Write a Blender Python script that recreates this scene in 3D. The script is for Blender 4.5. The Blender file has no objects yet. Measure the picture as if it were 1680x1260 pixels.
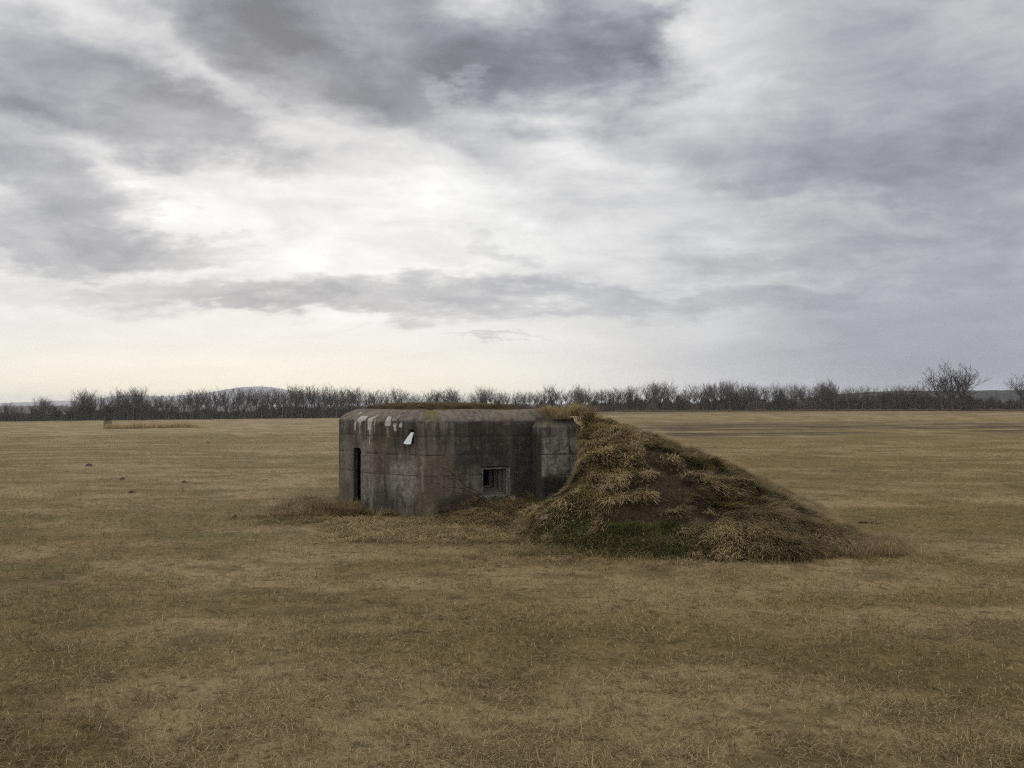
import bpy, bmesh, math, random
import numpy as np
from mathutils import Vector, Matrix

R_ = math.radians
random.seed(7)
rng = np.random.default_rng(11)
SC = bpy.context.scene
COL = SC.collection

# ------------------------------------------------------------------ camera
F = 1400.0            # focal length in photo pixels (photo 1680 wide)
HY = 661.0            # horizon row in the photo
EYE = 2.3
cam_d = bpy.data.cameras.new('camera')
cam = bpy.data.objects.new('camera', cam_d)
COL.objects.link(cam)
cam.location = (0, 0, EYE)
cam.rotation_euler = (R_(90), 0, 0)
cam_d.sensor_width = 36
cam_d.lens = F / 1680 * 36
cam_d.shift_y = (HY - 630) / 1680
cam_d.clip_start = 0.1
cam_d.clip_end = 40000
SC.camera = cam
SC.render.resolution_x = 1024
SC.render.resolution_y = 768
SC.view_settings.view_transform = 'Standard'
SC.view_settings.look = 'None'
SC.view_settings.exposure = 0.0
SC.view_settings.gamma = 1.0
SC.cycles.max_bounces = 5
SC.cycles.diffuse_bounces = 3
SC.cycles.volume_bounces = 1
SC.cycles.use_denoising = False
SC.cycles.sample_clamp_indirect = 2.0
SC.cycles.filter_width = 1.1

# ------------------------------------------------------------------ node helper
class NT:
    def __init__(s, tree):
        s.t = tree; s.n = tree.nodes; s.l = tree.links
    def new(s, typ, **kw):
        n = s.n.new(typ)
        for k, v in kw.items(): setattr(n, k, v)
        return n
    def put(s, sock, v):
        if isinstance(v, bpy.types.NodeSocket): s.l.new(v, sock)
        else: sock.default_value = v
    def math(s, op, a, b=0.0, c=None, clamp=False):
        n = s.new('ShaderNodeMath', operation=op, use_clamp=clamp)
        s.put(n.inputs[0], a); s.put(n.inputs[1], b)
        if c is not None: s.put(n.inputs[2], c)
        return n.outputs[0]
    def vmath(s, op, a, b=(0, 0, 0), scale=None):
        n = s.new('ShaderNodeVectorMath', operation=op)
        s.put(n.inputs[0], a); s.put(n.inputs[1], b)
        if scale is not None: s.put(n.inputs['Scale'], scale)
        return n.outputs['Value'] if op in ('LENGTH', 'DOT_PRODUCT') else n.outputs[0]
    def noise(s, vec, scale, detail=4, rough=0.55, dist=0.0, color=False):
        n = s.new('ShaderNodeTexNoise')
        s.put(n.inputs['Vector'], vec); n.inputs['Scale'].default_value = scale
        n.inputs['Detail'].default_value = detail; n.inputs['Roughness'].default_value = rough
        n.inputs['Distortion'].default_value = dist
        return n.outputs['Color' if color else 'Fac']
    def ramp(s, v, lo, hi, a=0.0, b=1.0, smooth=True):
        n = s.new('ShaderNodeMapRange', interpolation_type='SMOOTHSTEP' if smooth else 'LINEAR')
        s.put(n.inputs[0], v)
        n.inputs[1].default_value = lo; n.inputs[2].default_value = hi
        n.inputs[3].default_value = a; n.inputs[4].default_value = b
        return n.outputs[0]
    def mix(s, f, a, b, blend='MIX'):
        n = s.new('ShaderNodeMix', data_type='RGBA', blend_type=blend)
        s.put(n.inputs[0], f)
        for sock, v in ((n.inputs[6], a), (n.inputs[7], b)):
            if isinstance(v, (tuple, list)) and len(v) == 3: v = (*v, 1)
            s.put(sock, v)
        return n.outputs[2]
    def mapping(s, vec, loc=(0, 0, 0), rot=(0, 0, 0), scale=(1, 1, 1), typ='POINT'):
        n = s.new('ShaderNodeMapping', vector_type=typ)
        s.put(n.inputs[0], vec)
        n.inputs[1].default_value = loc; n.inputs[2].default_value = rot; n.inputs[3].default_value = scale
        return n.outputs[0]
    def attr(s, name):
        n = s.new('ShaderNodeAttribute', attribute_name=name)
        return n

def new_mat(name):
    m = bpy.data.materials.new(name); m.use_nodes = True
    nt = NT(m.node_tree)
    b = m.node_tree.nodes['Principled BSDF']
    b.inputs['Roughness'].default_value = 0.9
    b.inputs['Specular IOR Level'].default_value = 0.05
    return m, nt, b

# ------------------------------------------------------------------ world: overcast sky
SUN_AZ, SUN_EL = -17.0, 17.0
def build_world():
    w = bpy.data.worlds.new('World'); SC.world = w; w.use_nodes = True
    nt = NT(w.node_tree)
    bg = w.node_tree.nodes['Background']
    w.cycles.sampling_method = 'MANUAL'; w.cycles.sample_map_resolution = 256
    sky = nt.new('ShaderNodeTexSky', sky_type='NISHITA', sun_disc=False)
    sky.sun_elevation = R_(SUN_EL); sky.sun_rotation = R_(SUN_AZ)
    d = nt.new('ShaderNodeTexCoord').outputs['Generated']
    sep = nt.new('ShaderNodeSeparateXYZ'); nt.put(sep.inputs[0], d)
    X, Y, Z = sep.outputs
    az = nt.math('ARCTAN2', X, Y)
    el = nt.math('ARCSINE', Z)
    cmb = nt.new('ShaderNodeCombineXYZ'); nt.put(cmb.inputs[0], az); nt.put(cmb.inputs[1], el)
    ae = cmb.outputs[0]
    # cloud-deck plane coordinates for the texture of the clouds
    zz = nt.math('ADD', nt.math('MAXIMUM', Z, 0.0), 0.30)
    cp = nt.new('ShaderNodeCombineXYZ')
    nt.put(cp.inputs[0], nt.math('DIVIDE', X, zz)); nt.put(cp.inputs[1], nt.math('DIVIDE', Y, zz))
    pl = nt.mapping(cp.outputs[0], rot=(0, 0, R_(24)), scale=(1.55, 2.3, 1))
    w1 = nt.noise(pl, 1.1, 3, 0.5, color=True)
    w2 = nt.noise(pl, 3.4, 5, 0.6, color=True)
    warp = nt.vmath('ADD', nt.vmath('SCALE', nt.vmath('SUBTRACT', w1, (.5, .5, .5)), scale=0.13),
                    nt.vmath('SCALE', nt.vmath('SUBTRACT', w2, (.5, .5, .5)), scale=0.125))
    w3 = nt.noise(nt.mapping(ae, rot=(0, 0, R_(16)), scale=(1.0, 1.7, 1)), 11.0, 7, 0.62, color=True)
    warp = nt.vmath('ADD', warp, nt.vmath('SCALE', nt.vmath('SUBTRACT', w3, (.5, .5, .5)), scale=0.08))
    lowd = nt.ramp(el, 0.0, 0.16, 0.25, 1.0)
    warp = nt.vmath('SCALE', nt.vmath('MULTIPLY', warp, (1.3, 0.75, 0)), scale=lowd)
    q = nt.vmath('ADD', ae, warp)
    def ang(px, py):
        a = math.atan((px - 840) / F)
        return a, math.atan((HY - py) / F * math.cos(a))
    # broad base value (display values), then soft cloud masses
    base = nt.ramp(az, *[ang(p, 600)[0] for p in (760, 1640)], 0.915, 0.715)
    blobs = [  # px, py, rx, ry, tilt(deg, image clockwise), amount
        (600, 40, 440, 140, 8, -0.26), (890, 105, 260, 95, 12, -0.18), (560, 140, 260, 80, 20, -0.11),
        (350, 20, 170, 60, 0, -0.10), (1010, 55, 150, 100, 35, -0.17),
        (230, 170, 330, 95, 14, -0.20), (70, 110, 220, 110, 20, -0.07), (130, 210, 300, 60, 10, -0.10),
        (330, 190, 160, 45, 18, -0.10), (780, 205, 260, 55, 24, -0.10),
        (40, 300, 200, 60, 10, -0.22), (70, 395, 300, 45, -4, -0.15), (260, 400, 240, 40, -6, -0.06),
        (500, 345, 110, 24, 20, -0.08), (560, 250, 190, 36, 24, -0.07),
        (330, 495, 360, 34, 2, -0.11), (640, 490, 330, 42, -2, -0.11), (500, 515, 260, 16, 2, -0.06),
        (860, 490, 300, 40, 2, -0.07), (820, 398, 62, 26, 15, -0.08), (805, 562, 105, 6, 0, -0.09),
        (1330, 265, 380, 90, 8, -0.11), (1500, 150, 330, 80, 10, -0.03), (1640, 330, 260, 120, 12, -0.03),
        (1230, 420, 300, 36, 2, -0.06), (1130, 490, 320, 26, 1, -0.06), (1500, 500, 330, 50, 2, -0.05),
        (1050, 40, 60, 60, 40, -0.12),
        (430, 320, 420, 110, 12, 0.09), (320, 280, 260, 60, 14, 0.05), (1150, 110, 170, 130, 35, 0.05),
        (440, 180, 230, 40, 24, 0.06), (770, 130, 60, 22, 30, 0.08),
        (900, 230, 300, 50, 20, 0.05), (1250, 330, 260, 26, 14, 0.03), (700, 380, 330, 60, 4, 0.03), (350, 650, 760, 70, 0, 0.05), (350, 130, 140, 60, 15, -0.06), (1480, 590, 420, 60, 0, -0.07), (60, 200, 240, 60, 8, -0.08),
    ]
    acc = base
    for (px, py, rx, ry, tilt, amt) in blobs:
        a, e = ang(px, py)
        m = nt.mapping(q, loc=(a, e, 0), rot=(0, 0, R_(-tilt)), scale=(rx / F, ry / F, 1), typ='TEXTURE')
        L = nt.vmath('LENGTH', m)
        acc = nt.math('ADD', acc, nt.ramp(L, 1.2, 0.25, 0.0, amt))
    # elsewhere in the sky (overhead, behind) a broken grey deck
    elsewhere = nt.ramp(el, 0.46, 0.62, 0.0, 1.0)
    behind = nt.ramp(nt.math('ABSOLUTE', az), 0.75, 1.2, 0.0, 1.0)
    els = nt.math('MAXIMUM', elsewhere, behind)
    deck = nt.ramp(nt.noise(pl, 0.7, 5, 0.55), 0.3, 0.7, 1.16, 0.92)
    acc = nt.math('MINIMUM', acc, 0.935)
    mx = nt.new('ShaderNodeMix', data_type='FLOAT')
    nt.put(mx.inputs[0], els); nt.put(mx.inputs[2], acc); nt.put(mx.inputs[3], deck)
    V = mx.outputs[0]
    # fine cloud texture
    n1 = nt.math('SUBTRACT', nt.noise(pl, 2.3, 8, 0.58, 0.5), 0.5)
    pl4 = nt.mapping(ae, rot=(0, 0, R_(16)), scale=(1.0, 1.9, 1))
    n2 = nt.math('SUBTRACT', nt.noise(pl4, 8.0, 9, 0.63, 0.7), 0.5)
    pl3 = nt.mapping(ae, rot=(0, 0, R_(4)), scale=(1.0, 5.5, 1))
    n3 = nt.math('SUBTRACT', nt.noise(pl3, 7.0, 6, 0.55, 0.4), 0.5)
    hi = nt.ramp(el, 0.03, 0.16, 0.0, 1.0)
    V = nt.math('ADD', V, nt.math('MULTIPLY', nt.math('MULTIPLY', n1, 0.19), hi))
    V = nt.math('ADD', V, nt.math('MULTIPLY', nt.math('MULTIPLY', n2, 0.23), hi))
    V = nt.math('ADD', V, nt.math('MULTIPLY', n3, nt.ramp(el, 0.0, 0.13, 0.05, 0.13)))
    V = nt.math('MAXIMUM', V, 0.49)
    # tint: neutral when bright, blue grey when dark, cream low on the left
    tint = nt.mix(nt.ramp(V, 0.5, 0.92), (0.962, 0.985, 1.047), (1.0, 1.0, 1.0))
    cream = nt.math('MULTIPLY', nt.ramp(el, 0.10, 0.005), nt.ramp(az, 0.22, -0.12))
    tint = nt.mix(cream, tint, (1.014, 1.0, 0.935))
    rightblue = nt.math('MULTIPLY', nt.ramp(az, 0.12, 0.55), nt.ramp(el, 0.20, 0.0))
    tint = nt.mix(rightblue, tint, (0.955, 0.982, 1.045))
    vv = nt.vmath('SCALE', tint, scale=V)
    sp = nt.new('ShaderNodeSeparateXYZ'); nt.put(sp.inputs[0], vv)
    cc = nt.new('ShaderNodeCombineXYZ')
    for i in range(3):
        nt.put(cc.inputs[i], nt.math('MULTIPLY', nt.math('POWER', sp.outputs[i], 2.25), 10.0))
    col = nt.mix(0.97, sky.outputs[0], cc.outputs[0])
    nt.put(bg.inputs[0], col)
    bg.inputs[1].default_value = 0.1
build_world()

sun_d = bpy.data.lights.new('sun', 'SUN')
sun_d.energy = 0.7; sun_d.angle = R_(24); sun_d.color = (1.0, 0.95, 0.87)
sun = bpy.data.objects.new('sun', sun_d); COL.objects.link(sun)
_v = Vector((math.sin(R_(SUN_AZ)) * math.cos(R_(SUN_EL)), math.cos(R_(SUN_AZ)) * math.cos(R_(SUN_EL)), math.sin(R_(SUN_EL))))
sun.rotation_euler = _v.to_track_quat('Z', 'Y').to_euler()
sun.location = (0, 0, 60)

# ------------------------------------------------------------------ numeric helpers
def _hash(ix, iy, seed):
    h = (ix.astype(np.int64) * 374761393 + iy.astype(np.int64) * 668265263 + seed * 974634721) & 0xffffffff
    h = ((h ^ (h >> 13)) * 1274126177) & 0xffffffff
    h = (h ^ (h >> 16)) & 0xffffff
    return h / float(0xffffff)
def vnoise(x, y, seed=0):
    x = np.asarray(x, float); y = np.asarray(y, float)
    ix = np.floor(x); iy = np.floor(y); fx = x - ix; fy = y - iy
    fx = fx * fx * (3 - 2 * fx); fy = fy * fy * (3 - 2 * fy)
    a = _hash(ix, iy, seed); b = _hash(ix + 1, iy, seed); c = _hash(ix, iy + 1, seed); d = _hash(ix + 1, iy + 1, seed)
    return (a * (1 - fx) + b * fx) * (1 - fy) + (c * (1 - fx) + d * fx) * fy
def fbm(x, y, seed=0, octs=4, gain=0.5):
    s = 0; a = 1; t = 0
    for o in range(octs):
        s = s + a * vnoise(np.asarray(x) * 2 ** o, np.asarray(y) * 2 ** o, seed + o * 17); t += a; a *= gain
    return s / t
def sstep(x, a, b):
    t = np.clip((np.asarray(x, float) - a) / (b - a), 0, 1); return t * t * (3 - 2 * t)

def mesh_np(name, V, faces_idx, mats, parent=None, smooth=False, colors=None, attrs=None):
    """V (n,3); faces_idx: list of (k, int array (m,k)); one mesh object"""
    me = bpy.data.meshes.new(name)
    me.vertices.add(len(V)); me.vertices.foreach_set('co', np.asarray(V, np.float32).ravel())
    loops = np.concatenate([f.ravel() for f in faces_idx]).astype(np.int32)
    sizes = np.concatenate([np.full(len(f), f.shape[1], np.int32) for f in faces_idx])
    starts = np.concatenate([[0], np.cumsum(sizes)[:-1]]).astype(np.int32)
    me.loops.add(len(loops)); me.loops.foreach_set('vertex_index', loops)
    me.polygons.add(len(sizes)); me.polygons.foreach_set('loop_start', starts)
    me.update(calc_edges=True)
    if smooth: me.polygons.foreach_set('use_smooth', np.ones(len(sizes), bool))
    if colors is not None:
        ca = me.color_attributes.new('tint', 'FLOAT_COLOR', 'POINT')
        c4 = np.ones((len(V), 4), np.float32); c4[:, :3] = colors
        ca.data.foreach_set('color', c4.ravel())
    for k, arr in (attrs or {}).items():
        at = me.attributes.new(k, 'FLOAT', 'POINT'); at.data.foreach_set('value', np.asarray(arr, np.float32).ravel())
    for m in (mats if isinstance(mats, (list, tuple)) else [mats]): me.materials.append(m)
    o = bpy.data.objects.new(name, me); COL.objects.link(o)
    if parent: o.parent = parent
    return o

def tag(o, label=None, cat=None, group=None, kind=None):
    if label: o['label'] = label
    if cat: o['category'] = cat
    if group: o['group'] = group
    if kind: o['kind'] = kind
    return o
def empty(name, loc=(0, 0, 0)):
    o = bpy.data.objects.new(name, None); COL.objects.link(o); o.location = loc
    o.empty_display_size = 0.2
    return o
def settle(o, base):
    """move a mesh object's origin to its base point, keeping its shape where it is"""
    b = Vector(base); o.data.transform(Matrix.Translation(-b)); o.location = b
    return o
def own(parent, base, *kids):
    """put the parent's empty at the base and keep the kids where they are"""
    parent.location = base
    for k in kids: k.data.transform(Matrix.Translation(-Vector(base)))

# ------------------------------------------------------------------ terrain
FARR = 330.0
def far_dy(b):   # rows below the horizon where the field meets the trees, by bearing (px)
    return np.interp(b, [-900, 0, 551, 760, 1000, 1680, 2600], [30, 29, 25, 20, 15, 12, 12])
def terrain(x, y):
    x = np.asarray(x, float); y = np.asarray(y, float)
    r = np.hypot(x, y) + 1e-6
    px = 840 + F * np.clip(x / np.maximum(y, 0.2 * r), -1.2, 1.2)
    zf = EYE - far_dy(px) * FARR / F
    t = np.clip((r - 28) / (FARR - 28), 0, 1)
    t = t - 0.04 * np.exp(-((r - 28) / 20.0) ** 2) * 0
    z = zf * t
    near = sstep(r, 140, 60)
    z = z + near * (0.05 * (fbm(x / 2.6, y / 2.6, 3, 3) - 0.5) + 0.10 * (fbm(x / 9, y / 9, 5, 2) - 0.5) * sstep(r, 3, 20))
    return z

def field_masks(x, y):
    """patchiness of the meadow: pale straw, olive turf, green, bare earth"""
    x = np.asarray(x, float); y = np.asarray(y, float)
    p = fbm(x / 1.6, y / 1.1, 103, 4); q = fbm(x / 7.0 + 40, y / 3.5, 104, 4); s_ = fbm(x / 9.0 + 9, y / 2.2, 108, 4)
    pale = np.maximum(sstep(p, 0.46, 0.66), 0.8 * sstep(q, 0.52, 0.66))
    olive = np.maximum(sstep(p, 0.50, 0.32) * 0.8, sstep(s_, 0.50, 0.64))
    green = sstep(fbm(x / 0.9 + 7, y / 0.7, 106, 4), 0.65, 0.77) * sstep(q, 0.6, 0.45) * 0.8
    bare = sstep(fbm(x / 1.0 + 3, y / 0.42, 171, 4), 0.63, 0.74)
    return pale, olive, green, bare
C0 = np.array([1.42, 17.72])
NB = np.array([-0.342, 0.94])
_TH = [-181, -172, -160, -145, -132, -120, -105, -90, -62, -42, -20, 0, 30, 70, 110, 150, 181]
_RR = [0.7, 0.8, 1.0, 1.4, 1.9, 2.6, 3.95, 4.75, 5.95, 5.75, 4.85, 5.0, 5.5, 5.2, 5.0, 2.0, 0.7]
K_ = np.array([-1.74, 17.04]); U_ = np.array([0.94, 0.342])
def mound_smooth(x, y):
    dx = x - C0[0]; dy = y - C0[1]
    b = np.clip(dx * NB[0] + dy * NB[1], 0, 3.6)
    dx = dx - b * NB[0]; dy = dy - b * NB[1]
    r = np.hypot(dx, dy); th = np.degrees(np.arctan2(dy, dx))
    Rr = np.interp(th, _TH, _RR)
    t = np.clip(r / Rr, 0, 1.3)
    h = 1.93 * (1 - np.clip(t, 0, 1) ** 1.16)
    h = np.where(t > 1, -0.5 * (t - 1), h)
    # the earth has slumped away from the face of the shield wall
    bear = 840 + F * x / np.maximum(y, 1.0)
    lim = EYE - (np.interp(bear, [700, 860, 890, 918, 940, 950, 957, 964, 985], [880, 838, 832, 812, 790, 772, 722, 694, 640]) - HY) * y / F
    h = np.minimum(h, lim + np.maximum(0, 17.2 - y) * 0.06 - 0.14)
    # low apron of turf along the flank wall
    s = (x - K_[0]) * U_[0] + (y - K_[1]) * U_[1]
    n = (x - K_[0]) * U_[1] - (y - K_[1]) * U_[0]      # distance in front of the flank wall
    ap = 0.35 * sstep(s, -0.25, 1.25) * sstep(s, 3.6, 2.4) * np.exp(-(np.maximum(n, 0) / 1.5) ** 2) * sstep(n, -1.6, -0.6) - 0.05
    k = 0.10
    m = np.maximum(h, ap); d = np.abs(h - ap)
    return m + np.maximum(k - d, 0) ** 2 / (4 * k)
def mound_h(x, y):
    h = mound_smooth(x, y)
    f = sstep(h, 0.02, 0.5)
    lump = (fbm(x / 0.75 + 3, y / 0.6, 21, 4, 0.55) - 0.5) * 0.56 + (fbm(x / 0.22, y / 0.22, 22, 2) - 0.5) * 0.10
    return h + f * lump
def ground_h(x, y):
    return np.maximum(terrain(x, y), mound_h(x, y))
def proj(x, y, z):
    return 840 + F * x / y, HY + F * (EYE - z) / y
def hit(px, py):
    """where the sight line of a photo pixel meets the ground or the mound"""
    Y = np.arange(4.5, 420, 0.03); X = (px - 840) / F * Y; Z = EYE - (py - HY) / F * Y
    g = np.where(Y < 40, ground_h(X, Y), terrain(X, Y))
    i = int(np.argmax(Z <= g))
    if Z[i] > g[i]: i = len(Y) - 1
    return float(X[i]), float(Y[i]), float(g[i])

# bare soil path over the mound
SOIL_PTS = np.array([hit(*p)[:2] for p in ((1092, 740), (1112, 756), (1100, 780), (1094, 806), (1086, 840), (1076, 868), (1070, 886))])
SOIL_W = np.array([0.45, 0.72, 0.82, 0.84, 0.78, 0.80, 0.60])
def soil_mask(x, y):
    best = np.full(np.shape(x), -9.0)
    wob = (fbm(np.asarray(x) / 0.35, np.asarray(y) / 0.35, 31, 4) - 0.5) * 2.9
    for i in range(len(SOIL_PTS) - 1):
        a, b = SOIL_PTS[i], SOIL_PTS[i + 1]; ab = b - a; L2 = ab @ ab
        t = np.clip(((x - a[0]) * ab[0] + (y - a[1]) * ab[1]) / L2, 0, 1)
        d = np.hypot(x - a[0] - t * ab[0], y - a[1] - t * ab[1])
        w = SOIL_W[i] * (1 - t) + SOIL_W[i + 1] * t
        best = np.maximum(best, 1 - d / w)
    return sstep(best + wob, -0.25, 0.35)

# ------------------------------------------------------------------ materials
def mat_field():
    m, nt, b = new_mat('dry_field')
    p = nt.new('ShaderNodeNewGeometry').outputs['Position']
    A = lambda k: nt.attr(k).outputs['Fac']
    mid = nt.noise(nt.mapping(p, scale=(0.35, 0.8, 1)), 1.0, 5, 0.62)
    clod = nt.noise(p, 5.5, 5, 0.68)
    fine = nt.noise(p, 16.0, 5, 0.72)
    streak = nt.noise(nt.mapping(p, scale=(0.035, 0.55, 1)), 1.0, 5, 0.6, 0.4)
    c = nt.mix(nt.ramp(mid, 0.36, 0.66), (0.188, 0.137, 0.064), (0.230, 0.166, 0.086))
    c = nt.mix(A('pale'), c, (0.276, 0.206, 0.114))
    c = nt.mix(nt.math('MULTIPLY', A('olive'), 0.85), c, (0.146, 0.108, 0.042))
    c = nt.mix(nt.math('MULTIPLY', A('green'), 0.7), c, (0.105, 0.098, 0.034))
    c = nt.mix(nt.math('MULTIPLY', nt.ramp(streak, 0.52, 0.70), 0.6), c, (0.118, 0.085, 0.038))
    c = nt.mix(nt.ramp(fine, 0.42, 0.72, 0.0, 0.45), c, (0.30, 0.23, 0.125))
    c = nt.mix(nt.ramp(clod, 0.50, 0.33, 0.0, 0.75), c, (0.062, 0.046, 0.022))
    c = nt.mix(nt.math('MULTIPLY', A('bare'), 0.75), c, (0.100, 0.072, 0.032))
    # old ploughed strips out on the right
    sep = nt.new('ShaderNodeSeparateXYZ'); nt.put(sep.inputs[0], p)
    X, Y, Z = sep.outputs
    band = nt.math('MULTIPLY', nt.ramp(Y, 54, 66), nt.ramp(Y, 122, 96))
    band = nt.math('MULTIPLY', band, nt.ramp(nt.math('DIVIDE', X, Y), 0.02, 0.2))
    rows = nt.noise(nt.mapping(p, scale=(0.06, 0.24, 1)), 1.0, 6, 0.68, 0.8)
    brk = nt.noise(nt.mapping(p, scale=(0.045, 0.10, 1)), 1.0, 4, 0.6, 0.6)
    pm = nt.math('MULTIPLY', nt.math('MULTIPLY', band, nt.ramp(rows, 0.38, 0.55)), nt.ramp(brk, 0.36, 0.56, 0.15, 1.0))
    c = nt.mix(nt.math('MULTIPLY', pm, 0.95), c, (0.050, 0.034, 0.024))
    band2 = nt.math('MULTIPLY', nt.ramp(Y, 215, 245), nt.ramp(X, -20, 30))
    rows2 = nt.noise(nt.mapping(p, scale=(0.012, 0.05, 1)), 1.0, 4, 0.6)
    c = nt.mix(nt.math('MULTIPLY', nt.math('MULTIPLY', band2, nt.ramp(rows2, 0.42, 0.56)), 0.75), c, (0.070, 0.048, 0.034))
    c = nt.mix(nt.ramp(nt.vmath('LENGTH', p), 330, 420), c, (0.05, 0.045, 0.038))
    nt.put(b.inputs['Base Color'], c)
    bp = nt.new('ShaderNodeBump'); bp.inputs['Strength'].default_value = 0.8; bp.inputs['Distance'].default_value = 0.06
    nt.put(bp.inputs['Height'], nt.math('ADD', nt.math('ADD', fine, clod), nt.math('MULTIPLY', mid, 1.5)))
    nt.put(b.inputs['Normal'], bp.outputs[0])
    return m
def mat_tint(name, rough=0.85, trans=0.4):
    m, nt, b = new_mat(name)
    a = nt.attr('tint')
    p = nt.new('ShaderNodeNewGeometry').outputs['Position']
    n = nt.noise(p, 40.0, 2, 0.5)
    c = nt.mix(nt.ramp(n, 0.3, 0.7, 0.0, 0.2), a.outputs['Color'], (0.10, 0.075, 0.04))
    nt.put(b.inputs['Base Color'], c)
    b.inputs['Roughness'].default_value = rough
    b.inputs['Specular IOR Level'].default_value = 0.05
    if trans:
        tr = nt.new('ShaderNodeBsdfTranslucent'); nt.put(tr.inputs[0], c)
        mx = nt.new('ShaderNodeMixShader'); mx.inputs[0].default_value = trans
        nt.l.new(b.outputs[0], mx.inputs[1]); nt.l.new(tr.outputs[0], mx.inputs[2])
        nt.l.new(mx.outputs[0], nt.n['Material Output'].inputs[0])
    return m
def mat_mound():
    m, nt, b = new_mat('mound_earth')
    p = nt.new('ShaderNodeNewGeometry').outputs['Position']
    s = nt.attr('soil').outputs['Fac']; g = nt.attr('green').outputs['Fac']
    n = nt.noise(p, 3.0, 6, 0.65); f = nt.noise(p, 22.0, 5, 0.7)
    turf = nt.mix(nt.ramp(n, 0.35, 0.65), (0.045, 0.034, 0.016), (0.125, 0.094, 0.042))
    turf = nt.mix(g, turf, (0.058, 0.066, 0.02))
    soil = nt.mix(nt.ramp(f, 0.3, 0.7), (0.040, 0.027, 0.018), (0.092, 0.063, 0.042))
    soil = nt.mix(nt.ramp(n, 0.50, 0.64), soil, (0.034, 0.024, 0.016))
    soil = nt.mix(nt.ramp(nt.noise(p, 48.0, 3, 0.6), 0.60, 0.72, 0.0, 0.8), soil, (0.22, 0.165, 0.095))
    nt.put(b.inputs['Base Color'], nt.mix(s, turf, soil))
    bp = nt.new('ShaderNodeBump'); bp.inputs['Strength'].default_value = 1.0; bp.inputs['Distance'].default_value = 0.11
    nt.put(bp.inputs['Height'], nt.math('ADD', f, n)); nt.put(b.inputs['Normal'], bp.outputs[0])
    return m
def mat_plain(name, c1, c2, scale=6.0, rough=0.9, bump=0.3):
    m, nt, b = new_mat(name)
    p = nt.new('ShaderNodeNewGeometry').outputs['Position']
    n = nt.noise(p, scale, 5, 0.65)
    nt.put(b.inputs['Base Color'], nt.mix(nt.ramp(n, 0.3, 0.7), c1, c2))
    b.inputs['Roughness'].default_value = rough
    if bump:
        bp = nt.new('ShaderNodeBump'); bp.inputs['Strength'].default_value = bump; bp.inputs['Distance'].default_value = 0.02
        nt.put(bp.inputs['Height'], n); nt.put(b.inputs['Normal'], bp.outputs[0])
    return m
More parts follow.
